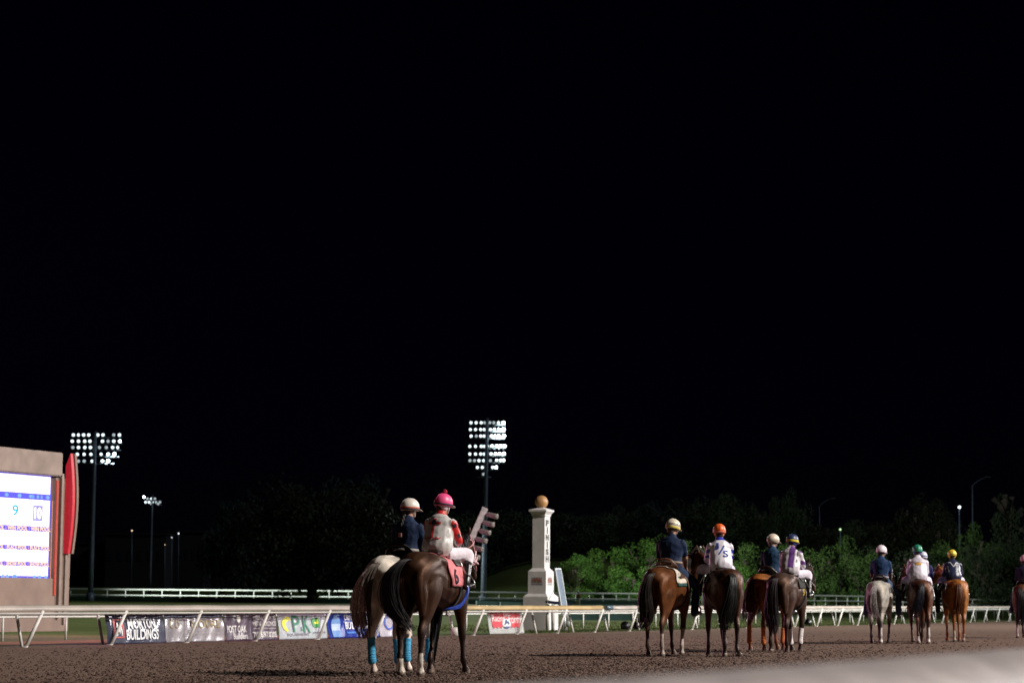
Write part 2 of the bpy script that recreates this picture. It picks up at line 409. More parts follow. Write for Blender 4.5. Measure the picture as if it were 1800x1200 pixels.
# ------------------------------------------------------------------ people
def make_person(root, style, label, P):
    """a rider in the horse's frame; the person's Empty stands at the seat"""
    sc = P.get('scale', 1.0) * 1.05; off = Vector((.10, P.get('dy', 0), 1.58)); vox = P.get('voxel', .014)
    e = empty('person', root.matrix_basis @ off, root.rotation_euler[2]); tag(e, label, 'person', P.get('group', 'riders on horseback'))
    e.scale = (sc,) * 3
    lean = R(P.get('lean', 12)); yaw = R(P.get('yaw', 0)); hyaw = P.get('hyaw', -20); fat = P.get('fat', 1.0)
    def tr(x, y, z, upper=True):             # lean and turn of the upper body about the hips
        v = Vector((x, y, z))
        if upper:
            f = sm((z - .02) / .2); v = Matrix.Rotation(lean * f, 3, 'Y') @ v; v = Matrix.Rotation(yaw * f, 3, 'Z') @ v
        return v
    def L(pts, up=True): return [(*tr(p[0], p[1], p[2], up), *p[3:]) for p in pts]
    torso = L([(0, 0, -.02, .165 * fat, .125 * fat), (0, 0, .07, .16 * fat, .12 * fat), (.01, 0, .18, .142 * fat, .108 * fat), (.01, 0, .30, .165 * fat, .12 * fat), (0, 0, .41, .178 * fat, .12 * fat), (.0, 0, .465, .145, .10), (.01, 0, .515, .078, .07)])
    neck = L([(.01, 0, .48, .066, .062), (.03, 0, .55, .056, .058), (.045, 0, .61, .055, .06)])
    hc = tr(.05, 0, .675); hm = Matrix.Translation(hc) @ Matrix.Rotation(yaw + R(hyaw), 4, 'Z') @ Matrix.Rotation(lean * .55 + R(P.get('nod', 0)), 4, 'Y')
    def H(pts): return [(*(hm @ Vector(p[:3])), *p[3:]) for p in pts]
    head = H([(-.01, 0, -.09, .05, .055), (.015, 0, -.06, .062, .075), (.012, 0, .0, .074, .092), (.0, 0, .06, .076, .096), (-.005, 0, .11, .05, .065), (-.005, 0, .125, .02, .03)])
    face = [('skin', H([(.085, 0, .015, .010, .010), (.103, 0, -.012, .014, .012), (.095, 0, -.028, .014, .008)])), ('skin', H([(.05, 0, -.095, .03, .02), (.085, 0, -.088, .022, .016)]))]
    ears = [('skin', H([(.0, s * .072, .02, .012, .02), (-.008, s * .083, .005, .010, .022), (.0, s * .076, -.028, .006, .012)])) for s in (1, -1)]
    arms, hands, armsk = [], [], []
    short = P.get('short', False)
    for s in (1, -1):
        hx, hy, hz = P.get('hand', (.46, .09, .14)); 
        if P.get('hands'): hx, hy, hz = P['hands'][0 if s > 0 else 1]; hyv = hy
        else: hyv = s * hy
        sh = tr(.0, s * .168 * fat, .418); ha = Vector((hx, hyv, hz))
        mid = (sh + ha) / 2; dist = (ha - sh).length; up = .29; fo = .27
        out = max(.0, (up + fo) ** 2 - dist ** 2) ** .5 / 2
        el = mid + Vector((-.55, s * .55, -.62)).normalized() * max(out, .03)
        k1 = 1.25 if not short else 1.0
        arms.append(('arm', [(*sh.lerp(tr(0, 0, .42), .3), .054), (*sh, .050), (*sh.lerp(el, .5), .046), (*el, .044), (*el.lerp(ha, .4), .042), (*el.lerp(ha, .9), .029)]))
        if short: armsk.append(('sleeve', [(*sh.lerp(tr(0, 0, .43), .3), .068), (*sh, .066), (*sh.lerp(el, .5), .064), (*sh.lerp(el, .86), .062)]))
        else: armsk.append(('sleeve', [(*sh.lerp(tr(0, 0, .43), .3), .068), (*sh, .068), (*sh.lerp(el, .5), .066), (*el, .062), (*el.lerp(ha, .45), .055), (*el.lerp(ha, .84), .038)]))
        d = (ha - el).normalized()
        hands.append(('hand', [(*(ha - d * .03), .028, .024), (*(ha + d * .03), .038, .022), (*(ha + d * .07), .036, .02)]))
        P['_h%d' % s] = (ha, d)
    legs, legb = [], []
    for s in (1, -1):
        if style == 'jockey':
            K = Vector((.42, s * .27, .02)); A = Vector((.18, s * .34, -.36)); To = Vector((.36, s * .37, -.40))
        else:
            K = Vector((.34, s * .33, -.26)); A = Vector((.14, s * .36, -.66)); To = Vector((.35, s * .39, -.70))
        hp = Vector((.0, s * .09, -.01))
        legs.append(('leg', [(*hp, .105), (*hp.lerp(K, .45), .088), (*K, .062), (*K.lerp(A, .35), .058), (*A, .040)]))
        legb.append((K, A, To, s, hp))
    bodyT = [('torso', torso), ('neck', neck), ('head', head)] + arms + hands + legs + face + ears
    me = fuse(bodyT, vox, smooth=2, sides=12)
    fing = B()
    for s in (1, -1):
        ha, d = P['_h%d' % s]; sd_ = Vector((0, 0, 1)); w = d.cross(Vector((0, 0, 1))).normalized(); dn = Vector((0, 0, -1))
        for i in range(4):        # four fingers closed round the rein, unequal
            o_ = (i - 1.5) * .017; ln = (.9, 1.0, .95, .78)[i]; p = ha + d * .062 + Vector((0, 0, 1)) * o_
            inn = w * s
            tube(fing, [(*p, .0095), (*(p + d * .03 * ln + inn * .004), .009), (*(p + d * .038 * ln + inn * .028 * ln), .0085), (*(p + d * .012 + inn * .036 * ln), .0075)], k=2, sides=7)
        p = ha + d * .02 + Vector((0, 0, 1)) * .02
        tube(fing, [(*p, .011), (*(p + d * .03 + Vector((0, 0, .012)) + w * s * .01), .010), (*(p + d * .055 + w * s * .02), .008)], k=2, sides=7)
    bm = B(); bm.from_mesh(me); tmp = bpy.data.meshes.new('x'); fing.to_mesh(tmp); fing.free(); bm.from_mesh(tmp)
    body = obj('body', bm, M('skin_%d' % int(P.get('skin', (.42, .22, .15))[0] * 100), P.get('skin', (.42, .22, .15)), rough=.55, noise=.06), e, smooth=True)
    bpy.data.meshes.remove(me)
    for s in (1, -1):
        b = B(); ball(b, hm @ Vector((.082, s * .032, .02)), (.012, .014, .010), u=8, v=6); obj('eye', b, M('eye_dark', (.03, .02, .018), rough=.2), e)
    b = B(); tube(b, H([(.088, -.026, -.052, .004, .006), (.096, 0, -.054, .006, .008), (.088, .026, -.052, .004, .006)]), k=2, sides=6); obj('mouth', b, M('lips', (.28, .10, .08), rough=.5), e)
    # hair
    b = B(); hairT = [('hair', H([(-.045, 0, -.105, .045, .03), (-.05, 0, -.05, .066, .05), (-.03, 0, .02, .080, .075), (-.01, 0, .07, .080, .09)]))]
    mh = fuse(hairT, .012, smooth=1, sides=12)
    bmh = B(); bmh.from_mesh(mh)
    if P.get('ponytail'):
        q = hm @ Vector((-.08, 0, -.07)); bk = tr(-.16, .02, .44); bk2 = tr(-.175, .03, .30)
        for i in range(7): 
            t = i / 6; c = q.lerp(bk, t * 1.0); ball(bmh, c + Vector((-.01, .006 * (-1) ** i, 0)), (.026 - .012 * t, .026 - .012 * t, .03), u=8, v=6)
    obj('hair', bmh, M('hair_%d' % int(P.get('hairc', (.03, .02, .015))[0] * 1000), P.get('hairc', (.03, .02, .015)), rough=.6), e, smooth=True)
    # shirt or silks
    g = 1.09
    jt = [('torso', [(x, y, z, a * g + .004, b_ * g + .004) for x, y, z, a, b_ in torso[:6]]), ('neck', [(*torso[5][:3], .160 * fat, .115), (*(Vector(torso[5][:3]).lerp(Vector(torso[6][:3]), .5)), .128, .100), (*torso[6][:3], .096, .088), (*(Vector(torso[6][:3]) + Vector((.008, 0, .03))), .074, .074), (*(Vector(torso[6][:3]) + Vector((.016, 0, .055))), .064, .068)])] + armsk
    # blouson fullness at the waist
    bl = P.get('blouse', 0)
    if bl: jt.append(('torso', L([(.0, 0, .02, .19 * fat, .14 * fat), (-.015, 0, .09, .212 * fat, .165 * fat), (-.015, 0, .19, .205 * fat, .158 * fat), (-.008, 0, .31, .195 * fat, .14 * fat), (0, 0, .40, .18 * fat, .12 * fat)])))
    mj = fuse(jt, vox, smooth=3, sides=14)
    # creases of real cloth
    n = len(mj.vertices); nor = np.empty(n * 3); mj.vertices.foreach_get('normal', nor); nor = nor.reshape(-1, 3)
    a = np.empty(n * 3); mj.vertices.foreach_get('co', a); a = a.reshape(-1, 3); sd0 = P.get('seed', 1)
    w = np.sin(a[:, 2] * 42 + a[:, 1] * 17 + 3 * np.sin(a[:, 1] * 13 + sd0)) * np.sin(a[:, 1] * 21 - a[:, 2] * 11 + sd0) * (.0028 if bl else .003)
    a = a + nor * w[:, None]; mj.vertices.foreach_set('co', a.ravel())
    Yi = Matrix.Rotation(-lean, 3, 'Y') @ Matrix.Rotation(-yaw, 3, 'Z')
    sf = P['shirt']
    def cf(tg, t, co):
        v = Yi @ Vector(co); return sf(tg, t, v.x, v.y, v.z) if callable(sf) else sf
    paint(mj, jt, cf)
    jk = obj('jacket' if style == 'jockey' else 'shirt', mj, silkm if style == 'jockey' else clothm, e)
    jb = BVHTree.FromPolygons([v.co for v in mj.vertices], [p.vertices[:] for p in mj.polygons])
    def decal(name, me2, y, z, m, sub=0, off=.005, th=None):
        """flat lettering pressed on the back (x_text -> -y, seen from behind)"""
        bm2 = B(); bm2.from_mesh(me2)
        bmesh.ops.triangulate(bm2, faces=bm2.faces)
        for it in range(sub):
            es = [q for q in bm2.edges if q.calc_length() > .03]
            if es: bmesh.ops.subdivide_edges(bm2, edges=es, cuts=1); bmesh.ops.triangulate(bm2, faces=bm2.faces)
        for v in bm2.verts:
            hz = z + v.co.y; o_ = tr(-.6, y - v.co.x, hz); d_ = tr(0.4, y - v.co.x, hz) - o_
            h = jb.ray_cast(o_, d_.normalized())
            base = h[0] if h[0] is not None else tr(-.13, y - v.co.x, hz)
            v.co = base - d_.normalized() * (off + v.co.z)
        return obj(name, bm2, m, e)
    # trousers
    pc = P['pants']; tt = [('torso', [(x, y, z, a * 1.07, b_ * 1.07) for x, y, z, a, b_ in torso[:3]])]
    for K, A, To, s, hp in legb:
        if style == 'jockey': tt.append(('leg', [(*hp, .118), (*hp.lerp(K, .45), .10), (*K, .074), (*K.lerp(A, .35), .062)]))
        else: tt.append(('leg', [(*hp, .118), (*hp.lerp(K, .45), .102), (*K, .078), (*K.lerp(A, .4), .070), (*A, .064), (*(A + Vector((0, 0, -.04))), .068)]))
    mp = fuse(tt, vox, smooth=3, sides=12); flat_col(mp, pc)
    obj('breeches' if style == 'jockey' else 'jeans', mp, clothm, e)
    for K, A, To, s, hp in legb:
        b = B(); tb = K.lerp(A, .3) if style == 'jockey' else K.lerp(A, .85)
        tube(b, [(*tb, .060), (*tb.lerp(A, .6), .052), (*A, .043, .045), (*(A + Vector((.01, 0, -.05))), .042, .05)], k=3, sides=12)
        tube(b, [(*(A + Vector((-.05, 0, -.055))), .036, .035), (*(A + Vector((.02, 0, -.05))), .042, .042), (*A.lerp(To, .65), .042, .034), (*To, .036, .024), (*(To + Vector((.03, 0, 0))), .018, .016)], k=3, sides=12)
        obj('boot', b, M('boot_leather', P.get('boot', (.012, .01, .01)), rough=.3, coat=.3), e, smooth=True)
    # belt
    if P.get('belt'):
        b = B(); w0 = L([(0, 0, .085, .176 * fat, .134 * fat), (0, 0, .125, .170 * fat, .128 * fat)]); tube(b, w0, k=1, sides=24); obj('belt', b, M('belt_%d' % int(P['belt'][0] * 100), P['belt'], rough=.5), e)
    # helmet
    hcol = P['helmet']; b = B()
    n1 = 20; prof = [(.0, .158), (.035, .153), (.07, .137), (.10, .108), (.122, .060), (.128, .0)] if False else None
    rr_ = [(-.02, .108, .128), (.02, .114, .134), (.06, .110, .130), (.10, .094, .112), (.13, .066, .080), (.148, .032, .04), (.152, .004, .005)]
    tube(b, [(*(hm @ Vector((-.005, 0, z))), w_, d_) for z, w_, d_ in rr_], k=3, sides=28, side=(hm.to_3x3() @ Vector((0, 1, 0))))
    hel = obj('helmet', b, M('helmet_%s' % P.get('hname', '%02d%02d%02d' % tuple(int(q * 99) for q in hcol)), hcol, rough=.42, spec=.5, noise=.04), e, smooth=True)
    # centre seam and ridge lines
    b = B()
    for yy in (0,):
        pts = [(*(hm @ Vector((-.005 + d_ * math.cos(a), 0, z))), .003) for z, d_, a in ((.02, .136, math.pi), (.06, .132, math.pi), (.10, .114, math.pi), (.13, .082, math.pi), (.150, .03, math.pi))]
        tube(b, pts, k=3, sides=5)
    obj('helmet_seam', b, M('seam_%02d' % int(hcol[0] * 99), tuple(q * .6 for q in hcol), rough=.6), hel).parent = hel
    b = B()      # peak
    tube(b, [(*(hm @ Vector((.10, 0, .0))), .085, .012), (*(hm @ Vector((.14, 0, -.008))), .075, .009), (*(hm @ Vector((.175, 0, -.018))), .045, .006)], k=3, sides=14, side=(hm.to_3x3() @ Vector((0, 1, 0))))
    obj('helmet_peak', b, M('peak_dark', P.get('peak', (.03, .03, .035)), rough=.5), hel)
    for z0, z1, c in P.get('bands', []):
        def rad(z):
            for (za, wa, da), (zb, wb, db) in zip(rr_, rr_[1:]):
                if za <= z <= zb: f = (z - za) / (zb - za); return wa + (wb - wa) * f, da + (db - da) * f
            return rr_[0][1:]
        b = B(); (w0, d0), (w1, d1) = rad(z0), rad(z1)
        tube(b, [(*(hm @ Vector((-.005, 0, z0))), w0 + .004, d0 + .004), (*(hm @ Vector((-.005, 0, (z0 + z1) / 2))), (w0 + w1) / 2 + .007, (d0 + d1) / 2 + .007), (*(hm @ Vector((-.005, 0, z1))), w1 + .004, d1 + .004)], k=2, sides=28, side=(hm.to_3x3() @ Vector((0, 1, 0))), cap=False)
        obj('helmet_band', b, M('band_%02d%02d%02d' % tuple(int(q * 99) for q in c), c, rough=.6), hel)
    if P.get('pompom'):
        b = B(); c = hm @ Vector((-.0, 0, .17))
        rd = random.Random(3)
        for i in range(26):
            d_ = Vector((rd.gauss(0, 1), rd.gauss(0, 1), rd.gauss(.3, 1))).normalized(); bar(b, c, c + d_ * .038, .010, sides=5, r2=.006)
        obj('pompom', b, M('pompom', P['pompom'], rough=.9), hel)
    # goggle and chin straps
    b = B(); tube(b, H([(.02, .094, .0, .008, .004), (.03, .078, -.05, .007, .004), (.05, .04, -.105, .007, .004), (.055, 0, -.112, .007, .004), (.05, -.04, -.105, .007, .004), (.03, -.078, -.05, .007, .004), (.02, -.094, .0, .008, .004)]), k=2, sides=6)
    obj('chin_strap', b, M('chinstrap_%02d' % int(P.get('strap', (.6, .6, .6))[0] * 99), P.get('strap', (.6, .6, .6)), rough=.6), hel)
    if P.get('skullcap'):
        b = B(); tube(b, H([(-.03, 0, -.075, .07, .055), (-.02, 0, -.045, .084, .085), (-.01, 0, -.01, .094, .105), (0, 0, .0, .10, .11)]), k=2, sides=18, side=(hm.to_3x3() @ Vector((0, 1, 0)))); obj('helmet_skirt', b, M('skirt_%02d' % int(P['skullcap'][0] * 99), P['skullcap'], rough=.7), hel)
    return e, decal, tr, hm
def make_tack(root, bvh, style, cloth=None, cl_x=(-.12, .5), cl_a=70, cloth_m=None, saddle=(.02, .012, .008), border=None, breast=None):
    b = wrapgrid(bvh, lin(cl_x[0], cl_x[1], 16), lin(-cl_a, cl_a, 34), .016, shape=cloth_m)
    o = obj('saddle_cloth', b, M('pad_%02d%02d%02d' % tuple(int(q * 99) for q in cloth), cloth, rough=.85, bump=.4, bscale=30), root)
    if border:
        for xa, xb in ((cl_x[0] - .012, cl_x[0] + .05),):
            b = wrapgrid(bvh, lin(xa, xb, 4), lin(-cl_a - 1, cl_a + 1, 34), .022); obj('cloth_border', b, M('pad_border_%02d%02d%02d' % tuple(int(q * 99) for q in border), border, rough=.85), o)
    sm_ = M('saddle_%02d%02d' % (int(saddle[0] * 99), int(saddle[1] * 99)), saddle, rough=.38, coat=.2)
    if style == 'jockey':
        T = [('s', [(-.12, 0, 1.60, .11, .03), (0, 0, 1.60, .14, .035), (.2, 0, 1.60, .13, .04), (.38, 0, 1.66, .07, .04)])]
        me = fuse(T, .015, smooth=2); s = obj('saddle', me, sm_, root)
        b = wrapgrid(bvh, lin(.10, .32, 6), lin(-52, 52, 20), .034); obj('saddle_flap', b, sm_, s)
        for q in (1, -1):
            b = B(); x, y, z = .36, q * .385, 1.16
            tube(b, [(.14, q * .30, 1.50, .012, .004), (.22, q * .36, 1.34, .012, .004), (x, y, z + .14, .012, .004)], k=2, sides=6)
            tube(b, [(x, y, z + .14, .007), (x, y - .05, z + .06, .007), (x, y - .055, z - .01, .010), (x, y + .055, z - .01, .010), (x, y + .05, z + .06, .007), (x, y, z + .14, .007)], k=1, sides=6)
            obj('stirrup', b, M('stirrup_steel', (.5, .5, .5), rough=.3, metal=.9), s)
    else:
        T = [('s', [(-.20, 0, 1.67, .14, .035), (-.08, 0, 1.60, .17, .05), (.1, 0, 1.585, .15, .05), (.3, 0, 1.62, .14, .06), (.40, 0, 1.68, .10, .06)])]
        for q in (1, -1): T.append(('c', [(-.22, 0, 1.76, .03, .035), (-.21, q * .10, 1.74, .03, .035), (-.16, q * .18, 1.66, .025, .03), (-.08, q * .2, 1.60, .02, .02)]))
        T.append(('h', [(.38, 0, 1.68, .03), (.42, 0, 1.78, .02), (.43, 0, 1.80, .038, .035), (.43, 0, 1.82, .02)]))
        me = fuse(T, .015, smooth=3); s = obj('saddle', me, sm_, root)
        b = wrapgrid(bvh, lin(-.22, .42, 10), lin(-55, 55, 26), .036); obj('saddle_skirt', b, sm_, s)
        for q in (1, -1):
            b = wrapgrid(bvh, lin(.12, .38, 6), lin(q * 45, q * 105, 12), .05); obj('fender', b, sm_, s)
            b = B(); x, y, z = .36, q * .43, .80
            tube(b, [(x - .05, q * .36, 1.05, .03, .008), (x, y, z + .16, .02, .007)], k=1, sides=6)
            tube(b, [(x, y, z + .16, .012, .03), (x, y - .065, z + .08, .012, .03), (x, y - .07, z, .012, .035), (x, y + .07, z, .012, .035), (x, y + .065, z + .08, .012, .03), (x, y, z + .16, .012, .03)], k=1, sides=8)
            obj('stirrup', b, sm_, s)
    b = wrapgrid(bvh, lin(.20, .28, 3), lin(95, 265, 22), .014); obj('girth', b, M('girth', (.03, .03, .035), rough=.8), s)
    if breast:
        b = B(); 
        pts = []
        for a in lin(-75, 75, 15):
            d = Vector((math.cos(R(a)), math.sin(R(a)), 0)); h = bvh.ray_cast(Vector((.3, 0, 1.14)) + d * 1.2 + Vector((0, 0, .1 * abs(a) / 75)), -d)
            if h[0] is not None: pts.append((*(h[0] + d * .012), .02, .008))
        if len(pts) > 3: tube(b, pts, k=2, sides=6, side=Z)
        for q in (1, -1):
            for k_ in (0, 1): bar(b, (.25, q * .30, 1.25 - k_ * .03), (.62, q * .22, 1.14), .008, sides=5)
        obj('breast_collar', b, M('breast_%02d' % int(breast[0] * 99), breast, rough=.6), root)
    return o, s
def make_reins(root, neck, e_hands, col):
    b = B(); bits = bend_neck([(1.36, .07, 1.44, .01), (1.36, -.07, 1.44, .01)], *neck)
    for q in bits:
        hd = e_hands[0 if q[1] > 0 else 1]; m_ = (Vector(q[:3]) + hd) / 2 + Vector((0, .04 if q[1] > 0 else -.04, -.06))
        tube(b, [(*q[:3], .007), (*m_, .007), (*hd, .007)], k=4, sides=5)
    obj('reins', b, M('rein_%02d%02d' % (int(col[0] * 99), int(col[2] * 99)), col, rough=.6), root)

# ------------------------------------------------------------------ ground
def grid_sheet(name, xs, ys, m, kind, zoff=0.0, inside=None):
    V, Fc = [], []; nx = len(xs)
    for y in ys:
        for x in xs: V.append((x, y, zt(x, y) + zoff))
    for j in range(len(ys) - 1):
        for i in range(nx - 1):
            a = j * nx + i; Fc.append((a, a + 1, a + nx + 1, a + nx))
    me = bpy.data.meshes.new(name); me.from_pydata(V, [], Fc); return obj(name, me, m, kind=kind, smooth=True)
grassm = mat('turf', (.060, .085, .022), rough=.9, spec=.1, noise=.3, scale=.7, bump=.6, bscale=14, col2=(.092, .110, .034))
xs = sorted(set([-700, -400, -250] + list(range(-160, 161, 5)) + [250, 400, 700])); ys = sorted(set([-60, -30] + list(range(-10, 400, 5)) + [450, 520, 700, 1000, 1600]))
grid_sheet('infield_grass', xs, ys, grassm, 'structure')
def strip(name, s0, s1, t0, t1, m, zoff, ns=8, dt=5, wav=0.0, kind='structure'):
    V, Fc = [], []; nt_ = int((t1 - t0) / dt) + 1; rd = random.Random(5)
    for i in range(nt_):
        t = t0 + i * dt; w0 = rd.uniform(-wav, wav)
        for j in range(ns + 1):
            s = s0 + (s1 - s0) * j / ns + (w0 if j == 0 else 0); p = HL + U * t + N * s; V.append((p.x, p.y, zt(p.x, p.y) + zoff))
    for i in range(nt_ - 1):
        for j in range(ns):
            a = i * (ns + 1) + j; Fc.append((a, a + 1, a + ns + 2, a + ns + 1))
    me = bpy.data.meshes.new(name); me.from_pydata(V, [], Fc); return obj(name, me, m, kind=kind, smooth=True)
dirtm = mat('harrowed_dirt', (.122, .074, .056), rough=.95, spec=.12, noise=.2, scale=3.0, bump=1.0, bscale=50, col2=(.150, .096, .075))
t = dirtm.node_tree; bp = [n for n in t.nodes if n.type == 'BUMP'][0]; bp.inputs['Distance'].default_value = .008
strip('dirt_track', SR - .55, 15.5, -60, 330, dirtm, .012, ns=24, dt=2, wav=.10)
pathm = mat('clay_path', (.27, .13, .085), rough=.95, spec=.1, noise=.15, scale=2, bump=.5, bscale=20)
strip('clay_path', SR - 4.6, SR - 2.2, -10, 44, pathm, .010, dt=2)
strip('verge_soil', SR - 2.2, SR - .5, -60, 42, mat('verge_soil', (.085, .06, .035), rough=.95, noise=.3, scale=3, bump=.8, bscale=20, col2=(.06, .065, .03)), .008, dt=2)

# clods thrown up by the harrow and hooves
def shards(name, pts, sizes, m, flat=.6, kind='stuff', r=None, sides=None):
    """many small irregular lumps in one mesh"""
    base = np.array([(1, 0, 0), (-.5, .87, 0), (-.5, -.87, 0), (0, 0, 1), (0, 0, -.5)], float); fc = np.array([(0, 1, 3), (1, 2, 3), (2, 0, 3), (1, 0, 4), (2, 1, 4), (0, 2, 4)])
    n = len(pts); ang = r.uniform(0, 6.28, n); c, s_ = np.cos(ang), np.sin(ang); sc = sizes[:, None] * r.uniform(.6, 1.3, (n, 3)); sc[:, 2] *= flat
    P = base[None] * sc[:, None, :]; X = P[:, :, 0] * c[:, None] - P[:, :, 1] * s_[:, None]; Y_ = P[:, :, 0] * s_[:, None] + P[:, :, 1] * c[:, None]
    V = np.stack([X, Y_, P[:, :, 2]], 2) + pts[:, None, :]; Fa = (fc[None] + (np.arange(n) * 5)[:, None, None]).reshape(-1, 3)
    me = bpy.data.meshes.new(name); me.vertices.add(n * 5); me.vertices.foreach_set('co', V.reshape(-1)); me.loops.add(len(Fa) * 3); me.loops.foreach_set('vertex_index', Fa.reshape(-1).astype(np.int32))
    me.polygons.add(len(Fa)); me.polygons.foreach_set('loop_start', (np.arange(len(Fa)) * 3).astype(np.int32)); me.update(calc_edges=True); me.validate()
    return obj(name, me, m, kind=kind)
P_ = []
while len(P_) < 84000:
    y = 27 + 60 * abs(rng.normal(0, .42)) ** 1.3 - 12 * rng.random() ** 4; x = y * rng.normal(0, .145); s = sdist(x, y)
    if SR - .3 < s < 14: P_.append((x, y, zt(x, y) + .014))
n0 = len(P_)      # scuffed dirt round the hooves
for px, Yh in ((640, 31.8), (690, 32), (740, 32.6), (700, 31), (725, 31), (750, 32.4), (808, 32), (1157, 43), (1174, 43.8), (1205, 44), (1262, 43), (1280, 43), (1305, 43.4), (1320, 48), (1349, 48), (1363, 47), (1397, 48), (1537, 58.5), (1564, 58.5), (1600, 58.6), (1626, 58.4), (1674, 61), (1697, 61)):
    q = at(px, 1100, Yh)
    for i in range(70):
        a = rng.uniform(0, 6.28); r_ = abs(rng.normal(0, .16)) + .03; P_.append((q.x + r_ * math.cos(a), q.y + r_ * 1.6 * math.sin(a), zt(q.x, q.y) + .016))
P_ = np.array(P_); sz = np.clip(rng.exponential(.008, len(P_)) + .005, 0, .045); sz[n0:] *= 1.7
shards('dirt_clods', P_, sz, mat('clod', (.085, .055, .045), rough=.95, spec=.1, noise=.3, scale=9), r=rng)
# grass blades by the rail and the finish post
def blades(name, pts, h, m, kind='stuff'):
    n = len(pts); a = rng.uniform(0, 6.28, n); w = .012 + .01 * rng.random(n); hh = h * rng.uniform(.5, 1.2, n); ln = rng.uniform(-.4, .4, (n, 2)) * hh[:, None]
    V = np.zeros((n, 3, 3)); V[:, 0, :] = pts; V[:, 1, :] = pts; V[:, 2, :] = pts
    V[:, 0, 0] -= np.cos(a) * w; V[:, 0, 1] -= np.sin(a) * w; V[:, 1, 0] += np.cos(a) * w; V[:, 1, 1] += np.sin(a) * w; V[:, 2, 0] += ln[:, 0]; V[:, 2, 1] += ln[:, 1]; V[:, 2, 2] += hh
    me = bpy.data.meshes.new(name); me.from_pydata(V.reshape(-1, 3).tolist(), [], np.arange(n * 3).reshape(-1, 3).tolist()); return obj(name, me, m, kind=kind)
P_ = []
for i in range(36000):
    tt = rng.uniform(53, 130); si = .5 + 14 * rng.random() ** 1.6; p = HL + U * tt + N * (SR - si); P_.append((p.x, p.y, zt(p.x, p.y)))
for i in range(9000):
    tt = rng.uniform(56, 70); si = .3 + 2.2 * rng.random(); p = HL + U * tt + N * (SR - si); P_.append((p.x, p.y, zt(p.x, p.y)))
blades('grass_blades', np.array(P_), .07, mat('grass_blade', (.05, .075, .018), rough=.8, spec=.2, noise=.3, scale=3, col2=(.085, .095, .035)))

# ------------------------------------------------------------------ foliage
def leaf_cloud(name, seed, wd, ht, nclump, nleaf, ls, conic=0.0, base=0.0):
    r = np.random.default_rng(seed); cl = []
    while len(cl) < nclump:
        u = r.uniform(-1, 1, 3); t = (u[2] + 1) / 2
        env = (math.sqrt(max(0, 1 - u[2] ** 2)) if (u[2] > 0 or base > 0) else .95) if not conic else (1 - t) * .95 + .05
        if math.hypot(u[0], u[1]) > env: continue
        if math.hypot(u[0], u[1]) < env * .45 and abs(u[2]) < .6 and r.random() < .7: continue
        cl.append((u[0] * wd / 2, u[1] * wd / 2, base + t * (ht - base), r.uniform(.10, .21) * wd * (1 - .5 * t * (conic > 0))))
    cl = np.array(cl); idx = r.integers(0, nclump, nleaf); d = r.normal(size=(nleaf, 3)); d /= np.linalg.norm(d, axis=1)[:, None]
    rad = cl[idx, 3] * r.uniform(.55, 1.12, nleaf) ** .6; d2 = d.copy(); d2[:, 2] *= .8
    c = cl[idx, :3] + d2 * rad[:, None]; nrm = d + r.normal(size=(nleaf, 3)) * .55; nrm /= np.linalg.norm(nrm, axis=1)[:, None]
    a = np.cross(nrm, r.normal(size=(nleaf, 3))); a /= np.linalg.norm(a, axis=1)[:, None]; b = np.cross(nrm, a); s = ls * r.uniform(.5, 1.4, nleaf)
    V = np.stack([c - a * s[:, None], c - b * s[:, None] * .55, c + a * s[:, None], c + b * s[:, None] * .55 + nrm * s[:, None] * .15], 1)
    me = bpy.data.meshes.new(name); n = nleaf; me.vertices.add(n * 4); me.vertices.foreach_set('co', V.reshape(-1)); me.loops.add(n * 4); me.loops.foreach_set('vertex_index', np.arange(n * 4, dtype=np.int32))
    me.polygons.add(n); me.polygons.foreach_set('loop_start', (np.arange(n) * 4).astype(np.int32)); me.update(calc_edges=True)
    return me
def leafm(name, a, b):
    m = mat(name, a, rough=.75, spec=.15, noise=.2, scale=.55, col2=b); return m
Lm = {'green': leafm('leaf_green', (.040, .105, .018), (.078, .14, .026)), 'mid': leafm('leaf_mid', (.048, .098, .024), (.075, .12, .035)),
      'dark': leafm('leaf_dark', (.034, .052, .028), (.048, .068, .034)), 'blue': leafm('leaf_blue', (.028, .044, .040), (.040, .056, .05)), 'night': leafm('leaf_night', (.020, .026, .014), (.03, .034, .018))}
barkm = mat('bark', (.07, .055, .045), rough=.9, noise=.3, scale=6, bump=.8, bscale=18)
def trunk_bm(h, r, seed, forks=4, spread=.35, low=.25):
    rd = random.Random(seed); b = B(); tube(b, [(0, 0, -.3, r * 1.3), (0, 0, h * low * .5, r), (rd.uniform(-.1, .1), 0, h * low, r * .85)], k=3, sides=10)
    for i in range(forks):
        a = i * 6.283 / forks + rd.uniform(-.4, .4); L_ = h * rd.uniform(.55, .8); q = spread * h * rd.uniform(.5, 1)
        tube(b, [(0, 0, h * low * .8, r * .55), (math.cos(a) * q * .35, math.sin(a) * q * .35, h * low + L_ * .35, r * .4), (math.cos(a) * q * .8, math.sin(a) * q * .8, h * low + L_ * .8, r * .16), (math.cos(a) * q, math.sin(a) * q, h * low + L_, .03)], k=3, sides=7)
        for k in range(3):
            a2 = a + rd.uniform(-1, 1); f = rd.uniform(.4, .8); p = (math.cos(a) * q * f, math.sin(a) * q * f, h * low + L_ * f)
            tube(b, [(*p, r * .16), (p[0] + math.cos(a2) * h * .12, p[1] + math.sin(a2) * h * .12, p[2] + h * .12, .03)], k=2, sides=5)
    return b
crowns = {}
